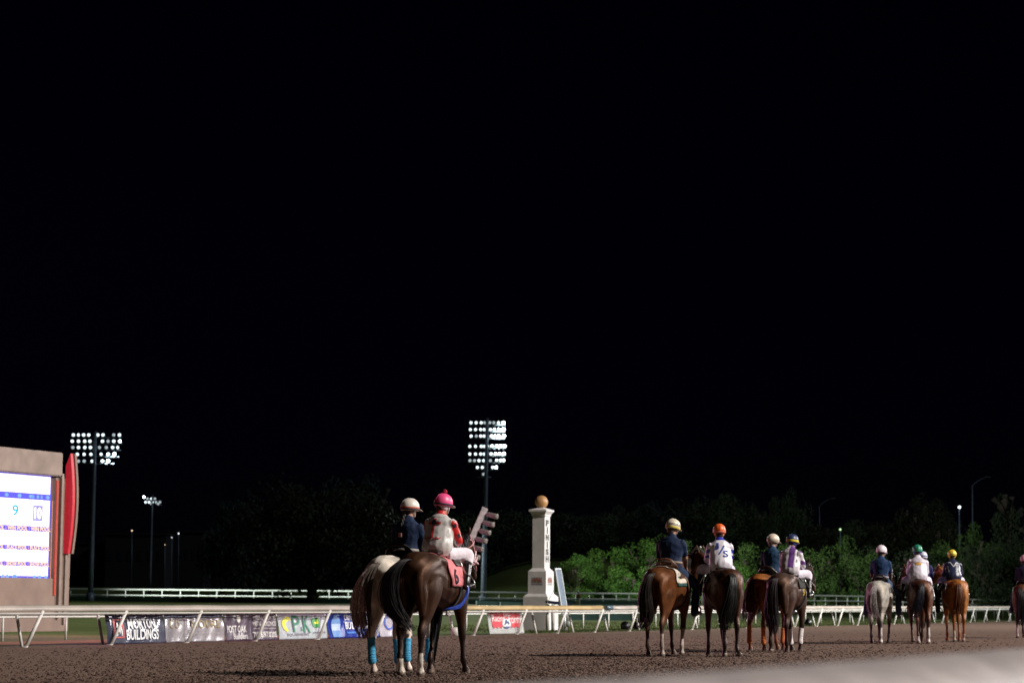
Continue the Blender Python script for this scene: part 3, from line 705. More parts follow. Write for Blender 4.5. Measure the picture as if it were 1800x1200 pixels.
def crown(kind, v):
    k = (kind, v)
    if k not in crowns:
        if kind == 'bush': me = leaf_cloud('crown', 10 + v, 1, 1, 30, 6500, .020, base=.0)
        elif kind == 'tree': me = leaf_cloud('crown', 20 + v, 1, 1, 44, 7000, .020, base=.12)
        elif kind == 'conifer': me = leaf_cloud('crown', 30 + v, 1, 1, 60, 6000, .02, conic=1, base=.04)
        crowns[k] = me
    return crowns[k]
trunks = {}
def tree(name, label, cat, p, h, w, kind, v, pal, rz, group=None, tr_=True):
    e = empty(name, p, rz); tag(e, label, cat, group)
    key = (kind, v % 3, pal)
    me = crown(kind, v); mk = 'cm_%s_%d_%s' % (kind, v, pal)
    if mk not in bpy.data.meshes: c = me.copy(); c.name = mk; c.materials.clear(); c.materials.append(Lm[pal])
    o = bpy.data.objects.new('crown', bpy.data.meshes[mk]); C.objects.link(o); o.parent = e; o.scale = (w, w, h)
    tk = 'tm_%s_%d' % (kind, v % 3)
    if tk not in trunks: bm = trunk_bm(1.0, .028, v, forks=4 if kind != 'conifer' else 2, spread=.28 if kind != 'conifer' else .06, low=.22 if kind != 'bush' else .08); m_ = bpy.data.meshes.new('trunk'); bm.to_mesh(m_); bm.free(); m_.materials.append(barkm); trunks[tk] = m_
    o = bpy.data.objects.new('trunk', trunks[tk]); C.objects.link(o); o.parent = e; o.scale = (h, h, h * .95)
    return e
# front row: px centre, top y, width px, depth, palette, label
front = [
 (1012, 978, 62, 262, 'green', 'low bright green shrub right of the finish post, at the foot of the grass slope'),
 (1062, 958, 84, 268, 'green', 'round bright green tree left of the man in the yellow trimmed helmet'),
 (1104, 988, 62, 258, 'green', 'small bright yellow-green tree just left of the first bay pony'),
 (1128, 946, 86, 276, 'green', 'bright green tree behind the shoulders of the man in navy on the bay pony'),
 (1186, 940, 86, 284, 'mid', 'mid green tree directly behind the man in the yellow trimmed helmet'),
 (1228, 968, 60, 268, 'green', 'bright green bush between the navy rider and the orange helmet'),
 (1290, 950, 84, 280, 'mid', 'mid green tree right of the orange helmet'),
 (1328, 984, 60, 266, 'green', 'small bright green bush left of the chestnut pony'),
 (1376, 956, 84, 284, 'mid', 'dim green tree behind the purple and white jacket'),
 (1428, 962, 78, 278, 'mid', 'dim green tree right of the yellow banded helmet'),
 (1474, 948, 84, 290, 'mid', 'dim leafy tree in the gap between the two groups of riders'),
 (1516, 966, 76, 280, 'mid', 'dim green bush behind the grey horse'),
 (1566, 950, 84, 290, 'dark', 'dark leafy tree behind the white helmet'),
 (1612, 962, 80, 284, 'dark', 'dark bush behind the green helmet'),
 (1660, 950, 76, 288, 'mid', 'shaggy dim green tree behind the yellow helmet'),
 (1700, 926, 62, 296, 'mid', 'pale leaved willow-like tree right of the yellow helmet'),
 (1734, 950, 76, 284, 'dark', 'dark bush between the chestnut horse and the last horse'),
 (1776, 944, 80, 290, 'mid', 'dim green tree behind the last rider at the right edge'),
 (1822, 952, 80, 286, 'dark', 'dark bush cut by the right edge of the picture')]
def ray_ground(px, Y): p = at(px, 1000, Y); return gnd(p.x, p.y)
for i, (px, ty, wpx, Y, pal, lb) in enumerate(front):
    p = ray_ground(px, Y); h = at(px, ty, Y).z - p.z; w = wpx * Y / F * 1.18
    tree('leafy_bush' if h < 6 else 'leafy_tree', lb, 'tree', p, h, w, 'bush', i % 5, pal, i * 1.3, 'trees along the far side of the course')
back = [
 (640, 850, 100, 330, 'blue', 'tall dark tree behind the right half of the big infield tree'), (598, 852, 96, 326, 'blue', 'tall dark tree rising highest behind the big infield tree'),
 (430, 868, 90, 322, 'blue', 'tall bluish dark tree left of the big infield tree'), (392, 915, 60, 330, 'blue', 'low bluish tree at the left end of the tree line'),
 (500, 874, 90, 330, 'blue', 'dark tree behind the left half of the big infield tree'),
 (690, 905, 100, 300, 'night', 'dark bush mass behind the two nearest riders'), (770, 900, 110, 330, 'dark', 'dark tree behind the red sleeved jockey'),
 (820, 905, 90, 336, 'dark', 'dark tree left of the tall floodlight pole'), (880, 900, 100, 340, 'dark', 'dark tree between the floodlight pole and the finish post'),
 (935, 902, 80, 345, 'blue', 'dark bluish tree directly behind the finish post'), (990, 905, 84, 340, 'dark', 'dark tree right of the ball on the finish post'),
 (1046, 905, 90, 345, 'dark', 'dark tree above the low bright shrubs'), (1098, 892, 80, 350, 'dark', 'dark tree left of the tallest rider'),
 (1150, 888, 80, 344, 'blue', 'dark tree behind the yellow trimmed helmet'), (1208, 885, 84, 350, 'dark', 'dark tree above and right of the yellow trimmed helmet'),
 (1268, 876, 100, 350, 'dark', 'broad dark tree above the orange helmet'), (1325, 890, 70, 356, 'dark', 'dark tree between the orange helmet and the peak of the tree line'),
 (1388, 864, 64, 350, 'dark', 'narrow dark tree standing highest above the purple jacket'), (1440, 925, 80, 350, 'night', 'low black tree in the dip of the tree line under a street lamp'),
 (1500, 918, 90, 354, 'dark', 'low dark tree above the gap between the rider groups'), (1560, 922, 80, 350, 'night', 'low black tree above the grey horse'),
 (1626, 876, 80, 350, 'night', 'tall black tree left of the small lit lamp'), (1664, 905, 60, 345, 'night', 'black tree in front of the small lit lamp pole')]
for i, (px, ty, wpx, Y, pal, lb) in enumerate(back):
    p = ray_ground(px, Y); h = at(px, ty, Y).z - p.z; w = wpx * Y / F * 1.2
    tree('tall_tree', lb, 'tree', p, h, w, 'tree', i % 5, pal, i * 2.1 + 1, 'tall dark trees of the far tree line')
for i, (px, ty, wpx, Y, lb) in enumerate([(1774, 842, 80, 340, 'tall dark conifer near the right edge of the picture'), (1812, 880, 80, 335, 'lower dark conifer cut by the right edge of the picture')]):
    p = ray_ground(px, Y); tree('conifer_tree', lb, 'tree', p, at(px, ty, Y).z - p.z, wpx * Y / F * 1.3, 'conifer', i, 'dark', i, 'tall dark trees of the far tree line')
# the big infield tree
p = ray_ground(549, 215); e = empty('infield_tree', p); tag(e, 'big spreading dark tree with forked trunk standing in front of the far white rail', 'tree')
h = at(549, 872, 215).z - p.z
obj('crown', leaf_cloud('crown', 77, 15.0, h, 80, 24000, .20, base=1.9), Lm['night'], e)
b = B(); tube(b, [(0, 0, -.3, .75), (0, 0, .35, .50), (0, 0, 1.2, .46)], k=3)
for a, q in ((-2.3, 2.6), (-.9, 1.9), (.2, 2.1), (2.9, 1.4), (1.4, 2.0)):
    tube(b, [(0, 0, .9, .28), (math.sin(a) * q * .3 + q * .1 * (1 if a > 0 else -1), math.cos(a) * q * .3, 2.2, .2), (math.copysign(q, a) * .8, math.cos(a) * q * .5, 4.2, .13), (math.copysign(q, a) * 1.3, math.cos(a) * q, 6.5, .05)], k=3, sides=8)
obj('trunk', b, barkm, e)

# ------------------------------------------------------------------ rails
whitem = mat('rail_white', (.60, .57, .54), rough=.45, spec=.4, noise=.06, scale=2)
tanm = mat('rail_cover', (.37, .32, .285), rough=.4, spec=.4, noise=.08, scale=1.2)
yelm = mat('rail_cover_yellow', (.42, .30, .145), rough=.45, spec=.4, noise=.08, scale=1.2)
def rail_frame(t, s=0.0):
    p = railp(t, s); return frame(p, U, N, Z)   # x along, y to the track, z up (left-handed for lettering; use face_frame there)
def face_frame(o, right, up, nrm): return frame(o, right, up, nrm)
RH = 1.02
root = empty('inner_rail', railp(0)); tag(root, 'near white running rail with a wide rounded top cover on slanting posts, hung with banners', 'rail')
def rel(v, r=root): return Vector(v) - r.location
def cover(t0, t1, m, nm):
    b = B(); prof = [(-.13, .0), (-.125, .07), (-.08, .125), (0, .15), (.08, .13), (.125, .07), (.13, .0), (.10, -.01), (-.10, -.01)]
    rings = []; n = max(2, int((t1 - t0) / 1.5))
    for i in range(n + 1):
        t = t0 + (t1 - t0) * i / n; p = rel(railp(t)); sag = .006 * math.sin(t * 1.72)
        rings.append([b.verts.new(p + N * (y - .10) + Z * (RH - .13 + z + sag)) for y, z in prof])
    for a, c in zip(rings, rings[1:]):
        for j in range(len(prof)):
            f = b.faces.new((a[j], a[(j + 1) % len(prof)], c[(j + 1) % len(prof)], c[j])); f.smooth = True
    b.faces.new(rings[0]); b.faces.new(list(reversed(rings[-1])))
    bmesh.ops.recalc_face_normals(b, faces=b.faces); return obj(nm, b, m, root)
# along-rail parameter from a photo column
def t_of(px, s=0.0):
    lo_, hi = -30.0, 400.0
    for i in range(50):
        m_ = (lo_ + hi) / 2; p = RAIL0 + U * m_ + N * s; q = at(px, 1050, p.y)
        if q.x > p.x: lo_ = m_
        else: hi = m_
    return (lo_ + hi) / 2
tj = t_of(1066); t8 = t_of(812)
cover(-18, t8, tanm, 'top_cover'); o = cover(t8 + .02, tj - .25, yelm, 'top_cover'); o['label'] = 'yellow-tan section of the top cover'
cover(tj + .25, 190, tanm, 'top_cover')
b = B(); bar(b, rel(railp(tj - .3, .1)) + Z * (RH - .06), rel(railp(tj + .3, .1)) + Z * (RH - .06), .085, sides=12); obj('joint_sleeve', b, M('steel_blue', (.10, .14, .18), rough=.4, metal=.3), root)
b = B(); bar(b, rel(railp(-18, .02)) + Z * (RH - .19), rel(railp(190, .02)) + Z * (RH - .19), .028, sides=8); obj('tube_rail', b, whitem, root)
lt = t_of(222); k0 = -4
leg_t = [lt + 3.66 * i for i in range(k0, 42)]
leg_t = [t for t in leg_t if t < 188]
pm = None
for i, t in enumerate(leg_t):
    b = B(); tp = rel(railp(t, .02)) + Z * (RH - .12); ft = rel(railp(t - .45, -.16)) + Z * .0
    bar(b, tp, ft - Z * .05, .045, sides=10); bar(b, ft - Z * .02, ft + Z * .03, .08, sides=10)
    obj('post', b, whitem, root)
# rear slanting struts of the second rail just behind
r2 = empty('safety_rail', railp(0, -.9)); tag(r2, 'thin white rail on outward slanting posts just behind the covered rail', 'rail')
b = B(); a_, c_ = railp(-18, -.75), railp(190, -.75); bar(b, a_ - r2.location + Z * .80, c_ - r2.location + Z * .80, .03, sides=8); obj('tube_rail', b, whitem, r2)
for i in range(-4, 42):
    t = t_of(187, -.5) + 3.5 * i
    if t > 188: break
    b = B(); bar(b, railp(t, -.76) - r2.location + Z * .82, railp(t, -.55) - r2.location - Z * .05, .038, sides=8); obj('post', b, whitem, r2)
# turf rail with upright posts
r3 = empty('turf_rail', railp(0, -12)); tag(r3, 'low white rail on thin upright posts out on the grass behind the covered rail', 'rail')
s3 = -5.5
b = B(); n = 60
pts = [(*(railp(-4 + 200 * i / n, s3) - r3.location + Z * .66), .03) for i in range(n + 1)]; tube(b, pts, k=1, sides=8); obj('tube_rail', b, whitem, r3)
for i in range(66):
    t = -3 + 3.0 * i; b = B(); p = railp(t, s3) - r3.location; bar(b, p - Z * .05, p + Z * .66, .032, sides=8); obj('post', b, whitem, r3)
# the far two-bar rail round the outside of the course
r4 = empty('far_rail', gnd(0, 240)); tag(r4, 'far two-bar white rail running across behind the infield tree and finish post', 'rail')
def farp(px):
    Y = 232 + 60 * sm((px - 700) / 1300) + 6 * sm((700 - px) / 700); p = at(px, 1000, Y); return gnd(p.x, p.y)
FP = [farp(px) for px in range(60, 1961, 20)]
b = B(); tube(b, [(*(p - r4.location + Z * 1.15), .085) for p in FP], k=1, sides=8); farw = mat('far_rail_white', (.78, .80, .76), rough=.5); obj('top_bar', b, farw, r4)
b = B(); tube(b, [(*(p - r4.location + Z * .58), .065) for p in FP], k=1, sides=8); obj('middle_bar', b, farw, r4)
d = 0; acc = 0; prev = FP[0]
for p in FP[1:]:
    L_ = (p - prev).length; q = d
    while q < L_:
        c = prev.lerp(p, q / L_) - r4.location; b = B(); bar(b, c - Z * .05, c + Z * 1.15, .055, sides=6); obj('post', b, farw, r4); q += 1.95
    d = q - L_; prev = p
for nm, off, hh, col, lb in (('green_fence', 5, .42, (.05, .11, .07), 'long low green windscreen fence in front of the far white rail'), ):
    e = empty(nm, gnd(0, 222)); tag(e, lb, 'fence'); b = B(); prev = None
    pts = [FP[i] for i in range(0, 60, 3)]
    for a, c in zip(pts, pts[1:]):
        a2 = Vector((a.x, a.y - 12, zt(a.x, a.y - 12))) - e.location; c2 = Vector((c.x, c.y - 12, zt(c.x, c.y - 12))) - e.location
        d_ = (c2 - a2); L_ = d_.length; d_.normalize(); box(b, (L_ / 2, 0, .18), (L_, .05, .44), frame(a2, d_, Z.cross(d_), Z))
    obj('panel', b, M('fence_green', col, rough=.8), e)
    b = B(); tube(b, [(*(Vector((a.x, a.y - 12, zt(a.x, a.y - 12) + .46)) - e.location), .035) for a in pts], k=1, sides=6); obj('top_bar', b, M('pale_green', (.25, .34, .33), rough=.6), e)
# dark green boxwood screens on the turf right of the finish post
def screen(px0, px1, Y, h, lb):
    a = ray_ground(px0, Y); c = ray_ground(px1, Y); e = empty('windscreen', a); tag(e, lb, 'screen'); L_ = (c - a).length; d_ = (c - a).normalized()
    b = B(); m4 = frame(Vector((0, 0, 0)), d_, Z.cross(d_), Z); box(b, (L_ / 2, 0, h / 2 + .08), (L_, .03, h - .1), m4); obj('cloth', b, M('screen_green', (.018, .05, .045), rough=.85, bump=.4), e)
    n = max(2, int(L_ / 2.4))
    for i in range(n + 1): b = B(); box(b, (L_ * i / n, -.04, h / 2), (.06, .06, h + .04), m4); obj('post', b, M('pale_green', (.25, .34, .33)), e)
screen(996, 1112, 128, .95, 'dark green cloth windscreen on the turf right of the finish post')
screen(838, 921, 150, .75, 'dark green screen between the light pole and the finish post')
# blurred outer rail right in front of the camera
e = empty('outer_rail', (1.4, 0, 0)); tag(e, 'smooth pale top of the out of focus outer rail in the bottom right corner', 'rail')
b = B(); o0 = Vector((0, 0, 0)) - N * 1.27
def orp(t): p = o0 + U * t; return Vector((p.x, p.y, .0)) - e.location
bm_ = B(); prof = [(-.20, -.04), (-.19, .0), (-.12, .035), (0, .05), (.12, .035), (.19, 0), (.2, -.04)]
rings = [[bm_.verts.new(orp(t) + N * y + Z * (.885 + z)) for y, z in prof] for t in lin(-3, 40, 40)]
for a, c in zip(rings, rings[1:]):
    for j in range(len(prof)): f = bm_.faces.new((a[j], a[(j + 1) % len(prof)], c[(j + 1) % len(prof)], c[j])); f.smooth = True
bmesh.ops.recalc_face_normals(bm_, faces=bm_.faces); obj('top_cover', bm_, mat('outer_cover', (.27, .235, .235), rough=.6), e)
for t in lin(-2, 38, 17): b = B(); bar(b, orp(t) + Z * .84, orp(t) - N * .1 - Z * .1 , .035); obj('post', b, whitem, e)

# ------------------------------------------------------------------ banners
def bn_mat(name, col, rough=.35, metal=0.0, col2=None): return mat(name, col, rough=rough, spec=.5, noise=.05, scale=1.5, metal=metal, col2=col2)
UPB = (Z * .80 - N * .13).normalized()
def banner(px0, px1, label, m, rip=.012, h=.78):
    t0, t1 = t_of(px0, -.28), t_of(px1, -.28); L_ = t1 - t0; o = railp(t0, -.20) + Z * .04
    e = empty('banner', o); tag(e, label, 'banner', None)
    nrm = U.cross(UPB).normalized(); m4 = frame(Vector((0, 0, 0)), U, UPB, nrm)
    def rw(x, y): return rip * (math.sin(x * 5 + ph + y * 3) + .6 * math.sin(x * 11 - y * 7 + ph * 2) + .8 * math.sin(y * 9 + ph))
    b = B(); nx, ny = 90, 20; rd = random.Random(int(px0)); ph = rd.uniform(0, 6); V = []
    for j in range(ny + 1):
        row = []
        for i in range(nx + 1):
            x, y = L_ * i / nx, h * j / ny; top = abs(math.sin(math.pi * i / 8)) ; sag = -.02 * top * (j / ny) ** 3
            w = rip * (math.sin(x * 5 + ph + y * 3) + .6 * math.sin(x * 11 - y * 7 + ph * 2) + .8 * math.sin(y * 9 + ph))
            row.append(b.verts.new(m4 @ Vector((x, y + sag, w))))
        V.append(row)
    for j in range(ny):
        for i in range(nx): f = b.faces.new((V[j][i], V[j][i + 1], V[j + 1][i + 1], V[j + 1][i])); f.smooth = True
    bmesh.ops.solidify(b, geom=list(b.faces), thickness=.006)
    sh = obj('sheet', b, m, e)
    b = B()
    for i in range(7): ball(b, m4 @ Vector((L_ * (i + .3) / 6.8, h + .015, .02)), (.02, .02, .02), u=6, v=4)
    obj('grommets', b, M('grommet', (.05, .05, .05), rough=.4), e)
    def put(body, x, y, w, hh, col, **k):     # x y in fractions of the sheet, sizes in metres
        mm = M('ink_%02d%02d%02d' % tuple(int(q * 99) for q in col), col, rough=.5, noise=.03)
        k.setdefault('ext', .003); b2 = B(); b2.from_mesh(text_me(body, w, hh, **k)); b2.normal_update(); bmesh.ops.triangulate(b2, faces=b2.faces)
        for v in b2.verts: X_, Y_ = x * L_ + v.co.x, y * h + v.co.y; v.co = m4 @ Vector((X_, Y_, rw(X_, Y_) + .024 + v.co.z))
        return obj('lettering', b2, mm, e)
    def shape(pts, col, nm='logo', z=.010, th=.005):
        if z > .02: z -= .03
        mm = M('ink_%02d%02d%02d' % tuple(int(q * 99) for q in col), col, rough=.5, noise=.03)
        b = B(); poly(b, [(x * L_, y * h) for x, y in pts], th, Matrix.Translation((0, 0, z + .008)))
        b.normal_update()
        bmesh.ops.triangulate(b, faces=b.faces)
        for it in range(4):
            es = [q for q in b.edges if q.calc_length() > .07]
            if es: bmesh.ops.subdivide_edges(b, edges=es, cuts=1); bmesh.ops.triangulate(b, faces=b.faces)
        for v in b.verts: v.co = m4 @ Vector((v.co.x, v.co.y, rw(v.co.x, v.co.y) + v.co.z))
        return obj(nm, b, mm, e)
    return e, L_, h, put, shape
navy_glare = bn_mat('banner_navy_painted_glare', (.04, .05, .12), rough=.22, col2=(.17, .18, .24))  # paler mottling is glare put into the navy sheet's colour
silver = bn_mat('banner_silver', (.30, .30, .33), rough=.30, metal=.2, col2=(.55, .55, .56))
e, L_, h, put, shp = banner(188, 289, 'shiny navy advertising banner reading MORTON BUILDINGS with a red outlined emblem', navy_glare, rip=.018)
put('MORTON', .60, .66, L_ * .48, .27, (.8, .8, .82), off=.02); put('BUILDINGS', .60, .29, L_ * .56, .27, (.8, .8, .82), off=.02)
shp([(.09, .18), (.27, .18), (.27, .22), (.125, .22), (.125, .78), (.27, .78), (.27, .82), (.09, .82)], (.55, .10, .10)); shp([(.24, .18), (.27, .18), (.27, .82), (.24, .82)], (.55, .10, .10), z=.044)
shp([(.13, .25), (.16, .70), (.18, .70), (.19, .45), (.21, .70), (.23, .70), (.235, .25), (.215, .25), (.212, .55), (.19, .30), (.165, .55), (.155, .25)], (.7, .7, .72))
e, L_, h, put, shp = banner(291, 393, 'silvery banner with faint tan capital letters ending in OORE', silver, rip=.022)
put('CO', .14, .62, L_ * .17, .22, (.30, .24, .14)); put('MOORE', .68, .62, L_ * .50, .22, (.30, .24, .10)); shp([(.46, .28), (.90, .28), (.90, .30), (.46, .30)], (.42, .42, .42), nm='rule')
shp([(0, .86), (1, .86), (1, .99), (0, .99)], (.05, .07, .16), nm='stripe', z=.008)
e, L_, h, put, shp = banner(395, 487, 'purple-grey banner reading POST OAK Builders with a pale leaf', bn_mat('banner_plum', (.12, .085, .12), rough=.35, col2=(.18, .14, .19)), rip=.014)
put('POST OAK', .21, .42, L_ * .34, .20, (.72, .68, .68), off=.015); put('Builders', .26, .16, L_ * .26, .17, (.72, .68, .68), shear=.3)
leaf = []
for i in range(22):
    a = math.pi / 2 + i * 2 * math.pi / 22; r = .17 if i % 2 == 0 else .09; leaf.append((.25 + r * math.cos(a) * h / L_, .78 + r * math.sin(a) * 1.1))
shp(leaf, (.72, .68, .62)); put('BARNS, SHOPS, &', .75, .80, L_ * .42, .13, (.72, .68, .68)); put('METAL BUILDINGS', .75, .60, L_ * .44, .13, (.72, .68, .68)); put('785.697.0205', .74, .20, L_ * .46, .17, (.72, .68, .68), off=.01)
shp([(.53, .42), (.97, .42), (.97, .435), (.53, .435)], (.6, .56, .56), nm='rule')
e, L_, h, put, shp = banner(489, 573, 'white banner with green P&K EQUIPMENT lettering, yellow arc and green oval', bn_mat('banner_white', (.58, .68, .68)), rip=.010)
put('P', .36, .58, .42, .50, (.01, .16, .09), off=.012); put('K', .57, .56, .44, .52, (.01, .16, .09), off=.012); put('&', .46, .38, .11, .14, (.01, .22, .12)); put('EQUIPMENT', .38, .16, L_ * .46, .09, (.16, .16, .2))
arc = [(.20 + .13 * math.cos(a), .55 + .30 * math.sin(a)) for a in lin(R(70), R(250), 16)] + [(.235 + .10 * math.cos(a), .52 + .20 * math.sin(a)) for a in lin(R(240), R(75), 16)]
shp(arc, (.75, .72, .03)); ov = [(.78 + .075 * math.copysign(abs(math.cos(a)) ** .7, math.cos(a)), .62 + .20 * math.copysign(abs(math.sin(a)) ** .7, math.sin(a))) for a in lin(0, 6.2, 28)]
shp(ov, (.04, .25, .06)); shp([(.735, .60), (.76, .66), (.79, .64), (.80, .72), (.825, .74), (.81, .66), (.835, .60), (.82, .59), (.80, .56), (.77, .58), (.745, .54), (.75, .59)], (.75, .72, .05), z=.046)
put('JOHN DEERE', .82, .22, L_ * .26, .07, (.16, .16, .2))
blue = bn_mat('banner_blue', (.02, .055, .42))
e, L_, h, put, shp = banner(575, 664, 'blue banner with a pale bottle, reading DRINK RESPONSIBLY BUD LIGHT', blue, rip=.018)
shp([(.08, .04), (.08, .62), (.10, .74), (.125, .80), (.125, .90), (.195, .90), (.195, .80), (.22, .74), (.24, .62), (.24, .04)], (.12, .25, .55), nm='bottle'); shp([(.085, .30), (.235, .30), (.235, .56), (.085, .56)], (.40, .50, .72), nm='bottle_label', z=.046)
put('DRINK RESPONSIBLY', .64, .80, L_ * .62, .17, (.75, .76, .80), off=.012); put('BUD LIGHT', .62, .48, L_ * .58, .22, (.75, .76, .80), off=.02)
shp([(.30, .62), (.96, .62), (.96, .64), (.30, .64)], (.55, .6, .75), nm='rule'); shp([(.34, .17), (.92, .17), (.92, .24), (.34, .24)], (.04, .18, .60), nm='rule')
e, L_, h, put, shp = banner(666, 722, 'white banner with a blue ring emblem seen between the nearest horses’ legs', bn_mat('banner_white', (.62, .63, .68)))
e['label'] = 'white banner with a blue ring emblem seen between the legs of the nearest horses'
ring = [(.30 + .15 * math.cos(a), .58 + .30 * math.sin(a)) for a in lin(0, 6.1, 24)] + [(.30 + .11 * math.cos(a), .58 + .23 * math.sin(a)) for a in lin(6.1, 0, 24)]
shp(ring, (.03, .10, .5)); shp([(.52, .40), (.58, .30), (.64, .62), (.70, .62), (.62, .22), (.56, .22)], (.03, .10, .5)); shp([(.80 + .06 * math.cos(a), .56 + .14 * math.sin(a)) for a in lin(0, 5.8, 14)], (.03, .10, .5))
# the racing newspaper's board leaning under the yellow section
e, L_, h, put, shp = banner(858, 919, 'white board with red scalloped lettering panel reading Daily Racing Form', bn_mat('board_white', (.66, .66, .66)), rip=.003, h=.86)
red = (.52, .03, .05)
top = [(.08 + .84 * i / 24, .86 + .05 * math.sin(i * 1.6)) for i in range(25)]; bot = [(.90 - .80 * i / 24, .26 + .05 * math.sin(i * 2.1) + (.10 if abs(i - 12) < 4 else 0)) for i in range(25)]
shp(top + bot, red, nm='panel', z=.008); put('Racing', .28, .60, L_ * .36, .30, (.72, .70, .70)); put('Form', .74, .60, L_ * .34, .30, (.72, .70, .70)); put('Daily', .50, .76, L_ * .12, .12, (.72, .70, .70))
shp([(.50 + .12 * math.cos(a), .42 + .20 * math.sin(a)) for a in lin(0, 6.1, 20)], (.66, .66, .66), nm='emblem', z=.014)
shp([(.42, .36), (.45, .44), (.47, .56), (.50, .60), (.52, .52), (.56, .50), (.58, .40), (.55, .36), (.53, .42), (.48, .42), (.45, .34)], (.03, .05, .14), nm='emblem', z=.019)
shp([(.40, .30), (.60, .30), (.56, .24), (.50, .20), (.44, .24)], (.05, .07, .2), nm='emblem', z=.019)

# ------------------------------------------------------------------ tote board
BP = Vector((-17.7, 80, 0)); BP.z = zt(BP.x, BP.y) - .05
e = empty('tote_board', BP); tag(e, 'large tan tote board building with lit video screen, cut by the left edge', 'building')
bf = frame(Vector((0, 0, 0)), U, Z, N)             # x along the wall, y up, z out to the track
stucco = mat('stucco_tan', (.26, .18, .15), rough=.85, spec=.2, noise=.08, scale=1.5, bump=.3, bscale=60, col2=(.21, .145, .125))
stucco2 = mat('stucco_cornice', (.28, .215, .19), rough=.85, spec=.2, noise=.1, scale=1.5, bump=.3, bscale=60)
def bx_(b, x0, x1, y0, y1, z0, z1, bev=0.0): box(b, ((x0 + x1) / 2, (y0 + y1) / 2, (z0 + z1) / 2), (x1 - x0, y1 - y0, z1 - z0), bf, bev)
H0 = at(0, 785, 80).z - BP.z; SB = at(0, 1014, 80).z - BP.z; ST = at(0, 828, 80).z - BP.z
b = B(); bx_(b, -7, 4.30, 0, SB, -1.6, 0, .02); bx_(b, 3.30, 4.30, SB + .001, H0 - .9, -1.6, -.003); bx_(b, -7, -6.4, SB + .001, ST, -1.6, -.003); bx_(b, -6.4, 3.3, SB + .001, ST, -1.6, -.32); obj('wall', b, stucco, e)
b = B(); bx_(b, -7.1, 3.55, ST + .002, H0, -1.7, .10, .03); obj('cornice', b, stucco2, e)
b = B(); bx_(b, 3.50, 3.62, .5, H0 - .75, .0, .12); bx_(b, 3.9, 4.02, .3, H0 - .9, .0, .08); obj('pilaster', b, stucco2, e)
b = B(); bx_(b, 3.30, 3.40, SB - .6, H0 - 1.0, .002, .05); obj('light_strip', b, mat('strip_red', (.3, .03, .02), emit=(1, .10, .05), es=.22), e)
b = B(); 
fin = [(0.0, H0 - 3.6)]; 
for i in range(17):
    tt = i / 16; fin.append((.10 + .24 * math.sin(math.pi * (.12 + tt * .75)) , H0 - 3.6 + tt * 3.6))
fin.append((0.0, H0 - .45))
poly(b, [(p[0], p[1]) for p in fin], .16, frame(bf @ Vector((3.86, 0, 0)), N, Z, U)); obj('fin', b, mat('fin_red', (.35, .02, .03), rough=.4, emit=(1, .03, .06), es=.30), e)
b = B(); poly(b, [(p[0] + .05 if i not in (0, len(fin) - 1) else p[0], p[1]) for i, p in enumerate(fin)], .12, frame(bf @ Vector((4.04, 0, 0)), N, Z, U)); obj('fin_edge', b, stucco, e)
# the screen: cells of the odds page
scr = B(); bx_(scr, -6.3, 3.16, SB, ST, -.30, -.10); so = obj('screen', scr, mat('screen_white', (.5, .5, .5), rough=.3, emit=(1.0, .86, .92), es=1.15), e)
bluem = mat('screen_blue', (.05, .05, .3), emit=(.045, .035, .60), es=1.0); yel = mat('screen_yellow', (.5, .4, .1), emit=(1, .55, .22), es=1.0); cyn = mat('screen_cyan', (.0, .3, .4), emit=(.0, .16, .30), es=1.0); lin_m = mat('screen_line', (.5, .3, .2), emit=(.9, .30, .22), es=.8); lb = mat('screen_lightblue', (.1, .2, .6), emit=(.08, .22, .85), es=1.0)
def yz(py): return at(0, py, 80).z - BP.z
b = B(); lines = B(); sky_ = B()
for y0, y1 in ((862, 873), (921, 930), (956, 964), (985, 993), (1010.5, 1014)): bx_(b, -6.3, 3.158, yz(y1), yz(y0), -.10, -.095)
for py in (828.6,): bx_(b, -6.3, 3.158, yz(830), yz(828), -.10, -.095)
bx_(b, 3.10, 3.158, SB, ST, -.10, -.094)
obj('screen_bars', b, bluem, so)
col_t = [-5.4, -4.05, -2.7, -1.35, 0.0 - .13, 1.27, 2.66]
def tb(px): # board parameter from photo column
    lo_, hi = -10, 10
    for i in range(40):
        m_ = (lo_ + hi) / 2; p = BP + U * m_; q = at(px, 1000, p.y)
        if q.x > p.x: lo_ = m_
        else: hi = m_
    return lo_
c0, c1, c2 = tb(12), tb(53), tb(96); cw = c1 - c0
for k in range(-4, 2): x = c1 + k * cw; bx_(lines, x - .008, x + .008, SB, yz(873), -.099, -.092)
obj('screen_lines', lines, lin_m, so)
rd = random.Random(2)
for i in range(26):
    x = rd.uniform(-6.2, 3.0); y = rd.choice([867.5, 867.5, 1012]); w = rd.uniform(.05, .13)
    sky_ = B(); poly(sky_, [(x + w * math.cos(a), yz(y) + .07 * math.sin(a)) for a in lin(0, 5.4, 7)], .003, bf @ Matrix.Translation((0, 0, -.096))); obj('screen_pattern', sky_, lb, so)
for k in range(-4, 2):
    x = c0 + (k + .5) * cw
    for py, wd in ((925.5, 'WIN POOL'), (960, 'PLACE POOL'), (989, 'SHOW POOL')):
        text('screen_text', wd, cw * .86, .15, bf @ Matrix.Translation((x, yz(py), -.094)), yel, so, off=.02, ext=.002)
for k, tx in ((0, '9'), (-1, '8'), (-2, '7'), (-3, '6')): text('screen_text', tx, .36, .38, bf @ Matrix.Translation((c0 + (k + .38) * cw, yz(894), -.094)), cyn, so, ext=.002, off=.015)
